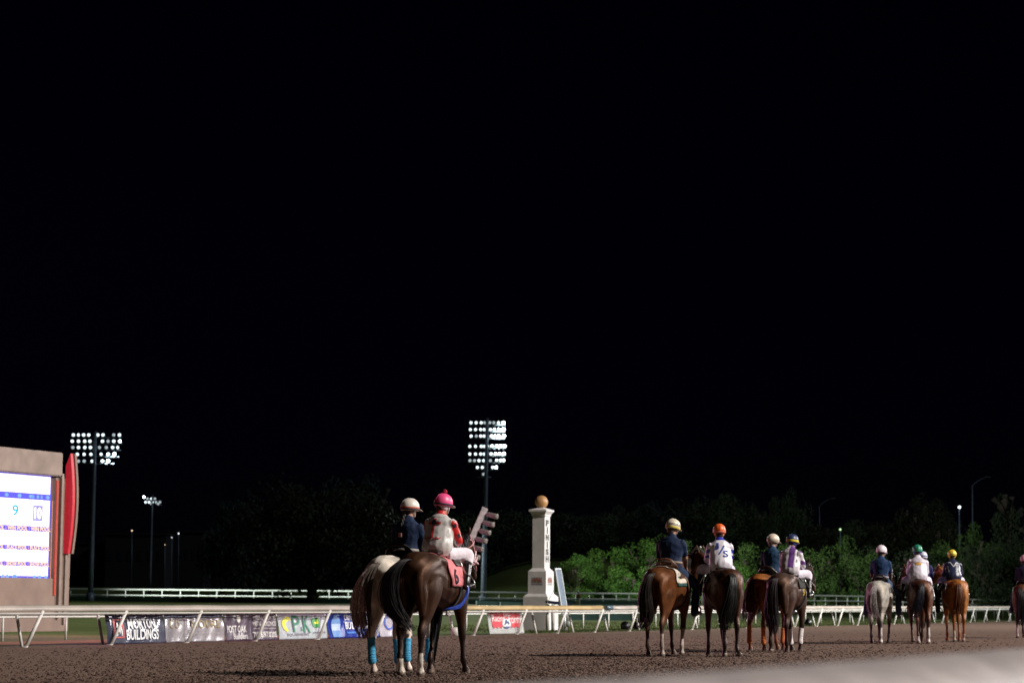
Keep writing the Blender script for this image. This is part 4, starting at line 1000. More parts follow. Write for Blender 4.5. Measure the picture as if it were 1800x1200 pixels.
b = B(); xx = c1 + .50 * cw * .72; bx_(b, xx - .28, xx + .28, yz(911), yz(883), -.099, -.093); obj('number_box', b, mat('screen_violet', (.2, .2, .6), emit=(.12, .10, .55), es=1.0), so)
text('screen_text', '10', .42, .42, bf @ Matrix.Translation((xx, yz(897), -.090)), M('screen_white_text', (.5, .5, .5), emit=(1, .9, .95), es=1.0), so, ext=.002, off=.05)

l = bpy.data.lights.new('screen_glow', 'AREA'); l.shape = 'RECTANGLE'; l.size = 3.2; l.size_y = 3.6; l.energy = 850; l.color = (1, .34, .62); l.spread = R(95)
lo = bpy.data.objects.new('screen_glow', l); C.objects.link(lo); lo.location = BP + U * -4.6 + N * .1 + Z * (SB + 1.9); aim(lo, lo.location + N * 5)
# ------------------------------------------------------------------ finish post
FPp = at(951, 1000, 95); FPp = Vector((FPp.x, FPp.y, zt(FPp.x, FPp.y) - .05))
e = empty('finish_post', FPp); tag(e, 'white stepped finish post with gold ball on top and FINISH down its side', 'post')
def zf(py): return at(951, py, 95).z - FPp.z
pmx = mat('post_paint', (.54, .51, .51), rough=.7, noise=.06, scale=2)
rot = frame(Vector((0, 0, 0)), U, -N, Z)
def sq(b, z0, z1, w0, w1=None, bev=.012):
    w1 = w1 or w0; vs = [b.verts.new(rot @ Vector((sx * w / 2, sy * w / 2, z))) for z, w in ((z0, w0), (z1, w1)) for sx, sy in ((-1, -1), (1, -1), (1, 1), (-1, 1))]
    for i in range(4): b.faces.new((vs[i], vs[(i + 1) % 4], vs[4 + (i + 1) % 4], vs[4 + i]))
    b.faces.new(vs[3::-1]); b.faces.new(vs[4:])
wb, wm, wsft = 1.06, .80, .54
b = B(); sq(b, 0, zf(1048), wb + .03); sq(b, zf(1048) + .001, zf(1043), wb + .01, wm + .04); obj('base', b, pmx, e)
b = B(); sq(b, zf(1043) + .001, zf(1004), wm); sq(b, zf(1004) + .001, zf(998), wm, wsft); obj('plinth', b, pmx, e)
b = B(); sq(b, zf(998) + .001, zf(907), wsft); obj('shaft', b, pmx, e)
b = B(); sq(b, zf(907) + .001, zf(904), wsft + .06); sq(b, zf(904) + .001, zf(899), wsft + .06, wsft + .22); sq(b, zf(899) + .001, zf(896), wsft + .25); sq(b, zf(896) + .001, zf(891), wsft + .22, .12); obj('cap', b, pmx, e)
b = B(); ball(b, (0, 0, zf(882)), (.27, .27, .27), u=32, v=20); obj('ball', b, mat('ball_gold', (.36, .19, .075), rough=.45, noise=.1, scale=3), e)
inkb = M('ink_black', (.012, .012, .015), rough=.5)
zc = [zf(y) for y in (922, 935, 948, 961, 970.5, 980)]
for i, ch in enumerate('FINISH'):
    z = zf(919 + i * 12.6); m4 = frame(N * (wsft / 2 + .004) + Z * z, U, Z, N)
    text('letter', ch, .30 if ch != 'I' else .10, .24, m4, inkb, e, ext=.003, off=.05)
    if ch in 'FIH':    # slab serifs
        b = B()
        for s in (-1, 1):
            for q in ((0,) if ch in 'I' else (-.11, .11) if ch == 'H' else (-.11,)): box(b, (q, s * .12, .002), (.09, .022, .005), m4)
        obj('letter_serif', b, inkb, e)
for nrm, rt, wlg in ((-U, N, .46), (N, U, .44)):
    o_ = nrm * (wm / 2 + .004) + Z * zf(1022); m4 = frame(o_, rt, Z, nrm)
    b = B(); box(b, (0, .06, 0), (wlg, .24, .006), m4); lg = obj('plaque', b, M('plaque_grey', (.25, .22, .24), rough=.6), e)
    b = B()
    for q, hh in ((-.12, .10), (0, .16), (.12, .10)): poly(b, [(q - .09, -.04), (q - .02, .0 + hh), (q + .02, hh), (q + .09, -.04), (q + .05, -.04), (q, hh - .05), (q - .05, -.04)], .005, m4 @ Matrix.Translation((0, .02, .004)))
    obj('emblem', b, M('ink_rust', (.30, .09, .04), rough=.5), lg)
    b = B(); box(b, (0, -.11, .001), (wlg * 1.1, .035, .004), m4); obj('caption_bar', b, M('ink_grey', (.12, .11, .14), rough=.6), lg)

# things beside the finish post
a = at(993, 1078, 92); c = at(980, 998, 92); e = empty('leaning_panel', a); tag(e, 'long narrow aluminium framed panel leaning up beside the finish post', 'panel')
d_ = (c - a); L_ = d_.length; d_.normalize(); m4 = frame(Vector((0, 0, 0)), U, d_, U.cross(d_).normalized())
b = B(); 
for s in (-1, 1): box(b, (s * .27, L_ / 2, 0), (.06, L_, .06), m4)
for q in (0.03, L_ - .03): box(b, (0, q, 0), (.48, .06, .06), m4)
obj('frame', b, M('aluminium', (.55, .58, .6), rough=.4, metal=.6), e); b = B(); box(b, (0, L_ / 2, 0), (.48, L_ - .12, .02), m4); obj('panel', b, M('panel_blue', (.16, .20, .26), rough=.3), e)
g = gnd(a.x, a.y) - a; b = B(); bar(b, (0, 0, 0), (0, 0, g.z), .04); bar(b, m4 @ Vector((0, L_ * .75, 0)), m4 @ Vector((-.9, 0.1, -.6)), .012); obj('leg', b, M('aluminium', (.55, .58, .6)), e)
p = at(976, 1100, 93); p = gnd(p.x, p.y); e = empty('equipment_cart', p); tag(e, 'small dark topped cart on white legs tucked against the right of the finish post', 'cart')
b = B(); z1 = at(976, 1059, 93).z - p.z; box(b, (0, 0, z1), (1.05, .6, .12), Matrix.Rotation(R(6), 4, 'Y'), .03); obj('top', b, M('navy_box', (.015, .02, .05), rough=.4), e)
for x, y in ((-.1, -.2), (.32, -.2), (.42, .2), (-.3, .2)): b = B(); bar(b, (x, y, 0), (x, y, z1 - .05), .07, sides=14); obj('leg', b, whitem, e)
b = B(); ball(b, (.48, -.1, .52), (.14, .1, .16)); ball(b, (.5, -.12, .30), (.11, .1, .13)); obj('canister', b, M('canister', (.25, .26, .24), rough=.5), e)
# white swivelling lamp row above the bay's head
a = at(815, 978, 78); c = at(853, 892, 78); e = empty('lamp_row', gnd(a.x, a.y)); tag(e, 'slanting white beam carrying six cylindrical lamps, seen over the first racehorse’s head', 'light')
e['label'] = 'slanting white beam carrying six unlit cylindrical lamps above the head of the dark bay racehorse'
a2, c2 = a - e.location, c - e.location; d_ = (c2 - a2).normalized(); nn = Vector((0, -1, 0)); sdv = d_.cross(nn).normalized()
m4 = frame(a2, sdv, d_, sdv.cross(d_)); b = B(); box(b, (0, (c2 - a2).length / 2, 0), (.21, (c2 - a2).length, .10), m4, .015); obj('beam', b, mat('beam_white', (.55, .50, .52), rough=.5), e)
b = B(); bar(b, (a2.x, a2.y, 0), a2, .06, sides=10); bar(b, (a2.x, a2.y + .3, 0), a2.lerp(c2, .5) + Vector((0, .1, 0)), .04); obj('mast', b, M('steel_dark', (.05, .055, .06), rough=.5), e)
lampbody = mat('lamp_housing', (.20, .17, .16), rough=.5)
LC = Vector((.85, -.42, -.22)).normalized()
for i in range(6):
    q = a2.lerp(c2, .06 + i * .168) + (d_.cross(Vector((0, 1, 0)))).normalized() * (.10 if d_.cross(Vector((0, 1, 0))).x > 0 else -.10)
    b = B(); tube(b, [(*(q + LC * .02), .04), (*(q + LC * .08), .085), (*(q + LC * .38), .09), (*(q + LC * .44), .10), (*(q + LC * .42), .08)], k=1, sides=16); ho = obj('lamp', b, lampbody, e, smooth=True)
    b = B(); tube(b, [(*(q + LC * .425), .078), (*(q + LC * .43), .02)], k=1, sides=16); obj('lens', b, M('lens_dark', (.08, .06, .06), rough=.15), ho)

# ------------------------------------------------------------------ floodlight towers
steel = mat('galvanised', (.16, .20, .26), rough=.5, metal=.3, noise=.1, scale=2)
lens = [mat('flood_lens_%d' % i, (.8, .85, .9), rough=.3, emit=(.80, .94, 1.0), es=q) for i, q in enumerate((.5, 1.7, 12.0))]
housem = mat('flood_housing', (.10, .12, .14), rough=.4, metal=.4)
lampme = []
for i in range(3):
    b = B(); tube(b, [(0, .26, 0, .08), (0, .12, 0, .11), (0, 0, 0, .19), (0, -.02, 0, .19)], k=2, sides=14, side=Vector((1, 0, 0)), mi=0)
    tube(b, [(0, -.024, 0, .155), (0, -.05, 0, .11), (0, -.07, 0, .02)], k=1, sides=14, side=Vector((1, 0, 0)), mi=1)
    me = bpy.data.meshes.new('lamp'); b.to_mesh(me); b.free(); me.materials.append(housem); me.materials.append(lens[i]); me.polygons.foreach_set('use_smooth', [True] * len(me.polygons)); lampme.append(me)
def tower(px_b, px_t, py_b, Y, rows, label, racks, scale=1.0, poler=.28, topy=None):
    b0 = ray_ground(px_b, Y); e = empty('floodlight_tower', b0); tag(e, label, 'floodlight', 'floodlight towers in the infield')
    top = at(px_t, topy, Y) - b0; b = B(); tube(b, [(0, 0, -.2, poler), (top.x * .5, 0, top.z * .5, poler * .8), (*top, poler * .55)], k=2, sides=14); tube(b, [(0, 0, -.2, poler * 1.5), (0, 0, .8, poler * 1.5)], k=1, sides=14); obj('pole', b, steel, e)
    b = B()
    for z_, x0, x1 in racks:
        a = at(x0, z_, Y) - b0; c = at(x1, z_, Y) - b0; bar(b, a + Vector((0, .35, -.12)), c + Vector((0, .35, -.12)), .07, sides=6)
    ys_ = [r_[0] for r_ in racks]
    obj('crossarms', b, steel, e)
    for py, xs_, br in rows:
        for x, q in zip(xs_, br):
            p = at(x, py, Y) - b0; o = bpy.data.objects.new('lamp', lampme[q]); C.objects.link(o); o.parent = e; o.location = p; o.rotation_euler = (R(14), 0, R(random.uniform(-22, 22))); o.scale = (scale,) * 3
    return e
tower(850, 856.5, 1060, 235, [
 (742.5, (828, 837, 846, 852, 861, 868, 876, 885), (1, 1, 1, 0, 0, 0, 0, 2)), (754.5, (827, 836, 845, 851, 862, 869, 877, 885), (1, 1, 1, 1, 1, 1, 0, 2)), (766, (828, 837, 845, 851, 863, 870, 877, 886), (1, 0, 1, 1, 0, 0, 0, 2)),
 (784, (826, 836, 846, 851, 858, 865, 873, 880, 887), (1, 1, 1, 1, 0, 0, 0, 0, 0)), (797.5, (826, 836, 845, 851, 856, 863, 871, 878, 886), (1, 1, 1, 1, 0, 1, 1, 0, 1)), (809, (826, 834, 842, 850, 862, 873, 880, 885), (0, 0, 1, 1, 0, 0, 0, 0)),
 (821, (839, 848, 866, 872), (1, 1, 1, 2)), (833, (850,), (0,))],
 'tallest floodlight tower with seven rows of white lamps, left of the finish post',
 [(744, 824, 888), (756, 824, 888), (768, 824, 888), (786, 822, 890), (799, 822, 890), (811, 822, 888), (823, 835, 876), (836, 838, 864)], topy=735, poler=.30)
b0 = bpy.data.objects['floodlight_tower']
tower(160, 168, 1055, 222, [
 (764, (129, 138, 147, 156, 172, 181, 200, 210), (1, 1, 1, 1, 1, 1, 0, 1)), (775, (127, 138, 149, 158, 180, 190, 200, 211), (1, 1, 1, 1, 1, 0, 1, 2)), (786, (128, 138, 149, 159, 175, 187, 198, 207), (0, 1, 1, 1, 0, 0, 1, 1)),
 (798, (136, 148, 160, 178, 190, 201), (1, 1, 1, 1, 1, 0)), (810, (138, 148, 162, 180, 190), (0, 0, 1, 1, 0))],
 'floodlight tower with five tapering rows of lamps beside the tote board', [(766, 124, 214), (777, 124, 214), (788, 124, 212), (800, 130, 208), (812, 134, 200)], topy=758, poler=.26)
tower(264, 268, 1036, 330, [(873, (253,), (2,)), (876, (259, 266, 272), (0, 1, 0)), (882, (256, 262, 268, 274, 281), (1, 1, 1, 0, 0)), (885, (266, 278), (0, 0))],
 'smaller distant floodlight pole with a short lamp rack, second tower from the left', [(878, 250, 284), (886, 254, 284)], topy=870, poler=.22, scale=1.15)
# street lamps and small far lights on the right
def street(px, py0, py1, Y, arm, lit, label):
    p = ray_ground(px, Y); e = empty('street_lamp', p); tag(e, label, 'street lamp'); top = at(px - 1, py1, Y) - p
    b = B(); bar(b, (0, 0, -.2), top, .12, r2=.08)
    if arm: q = at(px + arm, py1 - abs(arm) * .62, Y) - p; tube(b, [(*top, .07), (*(top.lerp(q, .5) + Vector((0, 0, .2))), .06), (*q, .05)], k=3, sides=6)
    else: q = top
    obj('pole', b, mat('lamp_pole', (.10, .13, .2), rough=.5, metal=.2), e)
    b = B(); box(b, q + Vector((.15 if arm > 0 else 0, 0, 0)), (.8, .4, .18), None, .04); obj('lamp_head', b, M('steel_dark', (.05, .055, .06)), e)
    if lit: b = B(); box(b, q + Vector((0, -.22, -.16)), (.26, .1, .26)); obj('lens', b, lens[2], e)
    return e
street(1710, 940, 853, 350, 24, False, 'unlit street lamp with a long arm rising above the trees on the right')
street(1441, 912, 889, 380, 22, False, 'unlit street lamp with a bent arm above the dip in the tree line')
street(1687, 915, 889, 335, 0, True, 'small lit lamp on a short pole among the dark trees on the right')
for px, py, Y, s_, c_, lb_ in ((160, 949, 420, .22, (.9, .95, 1), 'tiny white light beside the first floodlight pole'), (232, 932, 420, .26, (1, .75, .4), 'tiny warm light between the two floodlight poles at left'), (302, 944, 420, .2, (.9, .85, 1), 'tiny dim light left of the pair right of the second floodlight pole'),
        (314, 937, 420, .3, (.85, .9, 1), 'brighter one of the pair of tiny lights right of the second floodlight pole'), (290, 957, 420, .14, (1, .75, .5), 'lowest tiny warm light right of the second floodlight pole'), (1477, 930, 330, .3, (.5, .8, .35), 'tiny greenish light in the trees between the rider groups')):
    p = ray_ground(px, Y); q = at(px, py, Y) - p; e = empty('distant_lamp', p); tag(e, lb_, 'lamp', 'tiny lights in the far dark'); b = B(); bar(b, (0, 0, 0), q - Z * .1, .06); obj('pole', b, steel, e); b = B(); s_ *= .5; ball(b, q, (s_, s_, s_), u=10, v=8); obj('globe', b, mat('globe', (.8, .8, .8), emit=c_, es=1.6), e)
# the low dark buildings beyond the left end of the course
for px0, px1, py, Y, lb_ in ((196, 300, 940, 440, 'long low dark building far behind the two left floodlight poles'), (298, 366, 936, 450, 'dark flat-roofed building at the left end of the far tree line'), (126, 200, 956, 445, 'low dark shed showing beside the first floodlight pole')):
    a = at(px0, py, Y); c = at(px1, py, Y); g = zt(a.x, a.y); e = empty('low_building', ((a.x + c.x) / 2, Y, g)); tag(e, lb_, 'building', 'dark buildings beyond the course'); w = c.x - a.x; hh = a.z - g
    b = B(); box(b, (0, 0, hh / 2), (w, 12, hh)); obj('wall', b, mat('wall_dim', (.014, .012, .018), rough=.9), e); b = B(); box(b, (0, 0, hh + .16), (w + .6, 12.6, .3)); obj('roof', b, mat('roof_dim', (.014, .014, .02), rough=.9), e)
    for k in range(6): b = B(); box(b, (-w * .42 + k * w * .165, -6.03, hh * .6), (w * .08, .08, hh * .18)); obj('window', b, M('dark_glass', (.02, .02, .03), rough=.2), e)
# red and white furlong pole
p = ray_ground(1017, 205); e = empty('furlong_pole', p); tag(e, 'short red and white striped furlong pole in front of the far rail', 'pole'); z1 = at(1017, 1037, 205).z - p.z
b = B(); bar(b, (0, 0, 0), (0, 0, z1 - .2), .16, sides=12); obj('shaft', b, whitem, e); b = B(); bar(b, (0, 0, z1 * .50), (0, 0, z1 * .75), .168, sides=12); obj('red_band', b, M('pole_red', (.22, .04, .05)), e); b = B(); tube(b, [(0, 0, z1 - .2, .16), (0, 0, z1, .03)], k=1, sides=12); obj('tip', b, whitem, e)
# low black spotlights along the foot of the rail
for px, s_, lb_ in ((1100, 0, 'first black ground spotlight at the foot of the rail, left of the bay pony'), (1121, 0, 'second black ground spotlight at the rail, right beside the bay pony'), (1347, 0, 'black ground spotlight at the rail behind the chestnut pony’s legs'), (1420, 0, 'black ground spotlight at the rail, alone right of the purple jacketed jockey’s horse')):
    t_ = t_of(px, -.9); p = railp(t_, -.9); e = empty('ground_spotlight', p, R(random.uniform(-30, 30))); tag(e, lb_.replace('’s', ''), 'spotlight', 'black spotlights on the ground by the rail')
    b = B(); tube(b, [(0, .16, .20, .10), (0, .05, .19, .17), (0, -.12, .22, .19), (0, -.10, .22, .15)], k=2, sides=16); obj('housing', b, M('black_plastic', (.008, .008, .01), rough=.4), e, smooth=True)
    b = B(); box(b, (0, .05, .03), (.34, .26, .06), None, .02); bar(b, (-.19, 0, .05), (-.19, 0, .24), .015); bar(b, (.19, 0, .05), (.19, 0, .24), .015); obj('bracket', b, M('black_plastic', (.008, .008, .01)), e)
p = railp(t_of(791, -.5), -.3); e = empty('bucket', p); tag(e, 'small white bucket on the dirt at the foot of the rail behind the dark bay', 'bucket')
b = B(); tube(b, [(0, 0, 0, .13), (0, 0, .3, .16), (0, 0, .3, .145), (0, 0, .04, .12)], k=1, sides=18); obj('pail', b, whitem, e, smooth=True); b = B(); tube(b, [(-.16, 0, .28, .006), (-.12, -.1, .20, .006), (.12, -.1, .20, .006), (.16, 0, .28, .006)], k=3, sides=5); obj('handle', b, M('steel_dark', (.05, .055, .06)), e)

# tower lamps light the trees and turf round them
spot('tower_spot', at(870, 745, 231), at(1180, 1015, 272), 5.2e4, 70, (.9, 1, .85), .1)
spot('tower_spot', at(875, 760, 231), at(980, 1060, 175), 5e4, 66, (.9, 1, .93), .1)
spot('course_fill_lamp', (105, 118, 34), (28, 130, 0), 5.5e5, 62, (.95, 1, .93), 1.0)  # unseen lamp added beyond the right edge to brighten the turf
spot('tower_spot', at(172, 780, 219), (-6, 238, 1), 8e4, 28, (.9, 1, .93), .1)
spot('tower_spot', at(172, 780, 219), (-29, 236, 1), 4.5e4, 64, (.9, 1, .93), .1)
spot('tower_spot', at(880, 750, 231), at(1400, 1010, 280), 0.9e5, 36, (.9, 1, .85), .1)
# the next floodlight bank down the stand, beyond the right edge of the picture
spot('stand_floodlight', (120, 118, 42), (-4, 66, 0), 4.5e5, 70, (1, .95, .95), 1.5)

# ------------------------------------------------------------------ the riders and their horses
SO = Vector((.10, 0, 1.58))
NAVY = (.008, .018, .052)
def hd(P, s): return SO + Vector(P['hands'][0 if s > 0 else 1])
WALK1 = dict(hl=(8, 10, 0), hr=(-14, 4, 0), fl=(-10, 4, 0), fr=(12, 0, 0))
WALK2 = dict(hl=(-12, 2, 0), hr=(12, 12, 0), fl=(14, 0, 0), fr=(-10, 8, 0))

# A: painted pony and its rider (nearest pair, left)
def patchA(tg, x, y, z):
    n = math.sin(x * 7 + 1) * .08 + math.sin(y * 11 + z * 5) * .06
    if tg in ('hl', 'hr', 'fl', 'fr') and z < .95: return (.62, .52, .46)
    if x > -.50 + n + max(0, (1.5 - z)) * .6: return (.020, .010, .008)
    return (.72, .64, .56)
rA, bvA, hA = make_horse(681, 31.8, 21, 'brown and cream painted pony with teal leg wraps, left of the nearest pair', 'horse', (.45, .36, .30), None,
    dict(hl=(1, 2, 0), hr=(20, 12, 14), fl=(-4, 0, 0), fr=(10, 8, 0)), neck=(0, -10), scale=1.01, patches=patchA, seed=3,
    tailc=[(.07, .05, .04), (.58, .42, .42), (.50, .34, .30)], edge=.05, tailp=[(-.84, 0, 1.50), (-.95, .02, 1.46), (-1.02, .10, 1.30), (-1.0, .17, 1.08), (-.97, .20, .86), (-.95, .18, .66), (-.95, .14, .50)],
    wraps=dict(hl=(.05, .29, .50), hr=(.05, .29, .50), fl=(.05, .29, .50), fr=(.05, .29, .50)), voxel=.018)
PA = dict(scale=.98, lean=4, yaw=0, hyaw=-38, short=False, shirt=NAVY, pants=(.09, .14, .24), helmet=(.62, .56, .50), hands=[(.34, .06, .10), (.34, -.08, .10)], belt=(.30, .27, .25),
          bands=[(-.012, .008, (.03, .02, .02)), (.008, .03, (.45, .08, .05))], ponytail=True, hairc=(.02, .015, .012), seed=1, peak=(.5, .42, .36))
pA, dcA, trA, hmA = make_person(rA, 'pony', 'woman in navy shirt and jeans with a braid and cream helmet on the painted pony', PA)
make_tack(rA, bvA, 'western', cloth=(.02, .02, .03), cl_x=(-.28, .46), cl_a=64, saddle=(.02, .012, .008)); make_reins(rA, (0, -10), (SO + Vector((.42, .06, .12)), SO + Vector((.42, -.08, .12))), (.03, .02, .02))
b = B(); 
m4 = Matrix.Translation(trA(-.19, .03, .30)); box(b, (0, 0, 0), (.02, .05, .06), m4, .006); o = obj('hair_clip', b, M('clip_pink', (.5, .22, .20)), pA)

# B: dark bay racehorse and the jockey in silver and red
rB, bvB, hB = make_horse(736, 31.1, 20, 'dark bay racehorse with white hind socks and pink saddle cloth, nearest the camera', 'horse', (.024, .009, .004), (.006, .004, .005),
    dict(hl=(-7, 6, 4, False, -.04), hr=(5, 10, 0, False, .04), fl=(-15, 10, 0), fr=(12, 0, 0, False, -.04)), neck=(0, -4), scale=1.03, seed=11, voxel=.016,
    socks=dict(hl=(.24, (.58, .52, .46)), hr=(.30, (.58, .52, .46))), mane=(.010, .008, .010),
    tailp=[(-.84, 0, 1.50), (-.96, .05, 1.48), (-1.03, .16, 1.34), (-1.02, .22, 1.12), (-.97, .20, .92), (-.90, .10, .74), (-.84, .0, .60)], bridle=(.55, .25, .28))
silver_c, red_c, dk = (.50, .47, .46), (.55, .02, .02), (.02, .02, .035)
def shB(tg, t, x, y, z):
    if tg == 'sleeve' and abs(y) > .19 and z < .44: 
        u = (z * 9.2) % 1 - .5; w = (abs(y) * 3 + x * 8.5) % 1 - .5
        return dk if abs(u) + abs(w) < .34 else red_c
    if z > .53: return red_c
    return silver_c
PB = dict(scale=1.0, lean=10, yaw=-4, hyaw=-22, shirt=shB, blouse=1, pants=(.66, .58, .64), helmet=(.72, .07, .22), hands=[(.46, .05, .12), (.46, -.11, .12)], skullcap=(.60, .55, .62),
          bands=[(-.01, .012, (.03, .02, .05))], pompom=(.35, .015, .04), strap=(.7, .7, .75), seed=2, voxel=.012)
pB, dcB, trB, hmB = make_person(rB, 'jockey', 'jockey with pink helmet, silver vest and red sleeves with dark diamonds', PB)
make_tack(rB, bvB, 'jockey', cloth=(.62, .18, .20), cl_x=(-.22, .46), cl_a=100, cloth_m=lambda u, v, x, a: (x + abs(2 * v - 1) * .10, a), breast=None)
make_reins(rB, (0, -4), (SO + Vector((.52, .05, .12)), SO + Vector((.52, -.11, .12))), (.05, .04, .05))
inkr = M('ink_red', (.50, .03, .03)); inkd = M('ink_dark', (.02, .015, .03))
def shape_me(pts, th=.002):
    b = B(); poly(b, pts, th, Matrix()); m_ = bpy.data.meshes.new('s'); b.to_mesh(m_); b.free(); return m_
dcB('cross_emblem', shape_me([(-.018, -.15), (.018, -.15), (.018, .03), (.09, .04), (.09, .075), (.02, .065), (.028, .12), (-.028, .12), (-.02, .065), (-.09, .075), (-.09, .04), (-.018, .03)]), .02, .34, inkr, sub=3)
dcB('emblem_detail', shape_me([(.035 * math.cos(a), .045 * math.sin(a)) for a in lin(0, 5.9, 12)]), .02, .40, inkd, sub=1, off=.009)
zz = [(-.12 + .24 * i / 12, .012 * math.sin(i * 2.2)) for i in range(13)]; dcB('script_flourish', shape_me([(x, y - .008) for x, y in zz] + [(x, y + .008) for x, y in reversed(zz)]), .02, .19, inkr, sub=1)
# writing on the saddle cloth's right side
mm = text_me('6', .16, .24, off=.02)
def side_put(root, bvh, me, x, z, m, name='lettering', parent=None):
    for v in me.vertices:
        o_ = Vector((x + v.co.x, -1.2, z + v.co.y)); h_ = bvh.ray_cast(o_, Vector((0, 1, 0))); v.co = (h_[0] if h_[0] is not None else Vector((x, -.3, z))) + Vector((0, -.034, 0))
    return obj(name, me, m, parent or root)
scl = [o for o in rB.children if o.name.startswith('saddle_cloth')][0]
side_put(rB, bvB, text_me('6', .13, .22, off=.03), -.02, 1.30, inkd, parent=scl)
b = B(); 
for i in range(3): tube(b, [(.30, -.34, 1.26, .014, .008), (.22, -.37 - i * .01, 1.08, .014, .008), (.12, -.32, .93 - i * .02, .014, .008), (-.05 + i * .02, -.16, .86, .012, .008)], k=3, sides=6)
obj('blue_strap', b, M('strap_blue', (.02, .06, .42), rough=.4), rB)
b = B()
for i in range(3):
    q = bend_neck([(1.22 + i * .05, -.11, 1.70 - i * .08, .014), (1.02, -.16 - i * .02, 1.52, .014), (.80, -.18, 1.46 + i * .04, .012)], 0, -4); tube(b, q, k=3, sides=6)
obj('lead_strap', b, M('strap_pinkwhite', (.62, .42, .45), rough=.6, noise=.3, scale=40), rB)

# C: bay pony and the big man in navy
rC, bvC, hC = make_horse(1159, 43.3, 22, 'bay pony with white saddle pad and long dark tail carrying the largest man', 'horse', (.10, .033, .011), (.04, .028, .024),
    dict(hl=(-4, 4, 0), hr=(-2, 4, 0), fl=(4, 0, 0), fr=(-6, 2, 0)), neck=(-8, -6), scale=1.03, seed=21, socks=dict(hr=(.42, (.36, .30, .27)), fr=(.50, (.38, .33, .30))), mane=(.02, .014, .012),
    tailp=[(-.84, 0, 1.50), (-.96, .03, 1.46), (-1.02, .10, 1.28), (-1.02, .12, 1.02), (-1.0, .11, .80), (-.98, .13, .62), (-.98, .20, .52)])
PC = dict(scale=1.12, fat=1.13, lean=5, yaw=-4, hyaw=-14, nod=10, short=True, shirt=NAVY, pants=(.02, .035, .08), helmet=(.60, .54, .42), hands=[(.40, .16, .05), (.44, -.12, .02)], skin=(.36, .19, .13),
          bands=[(-.02, .012, (.60, .48, .08)), (.03, .036, (.06, .05, .06)), (.05, .056, (.06, .05, .06))], belt=(.20, .15, .12), seed=4, voxel=.016, peak=(.55, .45, .1), hairc=(.10, .07, .05))
pC, dcC, trC, hmC = make_person(rC, 'pony', 'large man in navy polo shirt and cream helmet with yellow band on the bay pony', PC)
make_tack(rC, bvC, 'western', cloth=(.62, .55, .47), cl_x=(-.46, .46), cl_a=70, saddle=(.10, .045, .025), border=None); make_reins(rC, (-8, -6), (SO + Vector((.46, .12, .06)), SO + Vector((.5, -.12, .04))), (.05, .03, .02))
b = wrapgrid(bvC, lin(-.38, .44, 12), lin(-80, 80, 34), .012); obj('pad_edge', b, M('pad_green', (.02, .07, .07), rough=.85), rC)

# D: dark racehorse, jockey J/S
rD, bvD, hD = make_horse(1279, 43.2, -6, 'black-brown racehorse with one hind hoof lifted, under the jockey with the orange helmet', 'horse', (.036, .012, .006), (.006, .005, .006),
    dict(hl=(-8, 4, 0), hr=(4, 12, 62, True), fl=(14, 0, 0, False, -.02), fr=(-8, 10, 0)), neck=(30, 4), scale=1.02, seed=31, socks=dict(hl=(.07, (.55, .5, .45))), shoe='hr', mane=(.009, .008, .009),
    blaze=(lambda co: co[2] > 1.5 or True, .0, .0) if False else None,
    tailp=[(-.84, 0, 1.50), (-.95, -.01, 1.46), (-1.0, .0, 1.28), (-1.0, .04, 1.02), (-.97, .09, .80), (-.95, .12, .62), (-.95, .13, .50)])
WHT = (.66, .62, .70); BLU = (.02, .03, .35)
def shD(tg, t, x, y, z):
    if z > .515 or tg == 'neck': return BLU
    if tg == 'sleeve' and abs(y) > .18 and (.22 < z < .27 or .30 < z < .36): return BLU
    return WHT
PD = dict(scale=1.03, lean=8, yaw=-2, hyaw=-6, shirt=shD, blouse=1, pants=(.60, .56, .66), helmet=(.75, .12, .02), hands=[(.46, .10, .10), (.46, -.10, .10)], bands=[(-.005, .002, (.6, .5, .5))], strap=(.6, .6, .65), seed=5, voxel=.014, skullcap=(.62, .12, .04))
pD, dcD, trD, hmD = make_person(rD, 'jockey', 'jockey in white silks lettered J/S with orange helmet', PD)
make_tack(rD, bvD, 'jockey', cloth=(.02, .02, .035), cl_x=(-.10, .42), cl_a=66, breast=(.4, .4, .42)); make_reins(rD, (30, 4), (SO + Vector((.5, .1, .1)), SO + Vector((.5, -.1, .1))), (.03, .03, .03))
inkblue = M('ink_royal', (.015, .05, .38))
dcD('lettering', text_me('J', .08, .12, off=.008), .085, .40, inkblue, sub=1); dcD('lettering', text_me('S', .09, .12, off=.008), -.075, .265, inkblue, sub=1)
dcD('slash', shape_me([(-.055, -.075), (-.035, -.085), (.065, .075), (.045, .085)]), .0, .335, inkblue, sub=2)
b = B()
for s in (-1, 1): q = bend_neck([(1.05, s * .05, 1.99, .02, .012), (1.16, s * .03, 1.90, .024, .012), (1.26, s * .02, 1.76, .03, .012), (1.36, 0, 1.62, .03, .012)], 30, 4); tube(b, q, k=3, sides=8)
obj('blaze_noseband', b, M('white_fleece', (.58, .55, .56), rough=.9), rD)

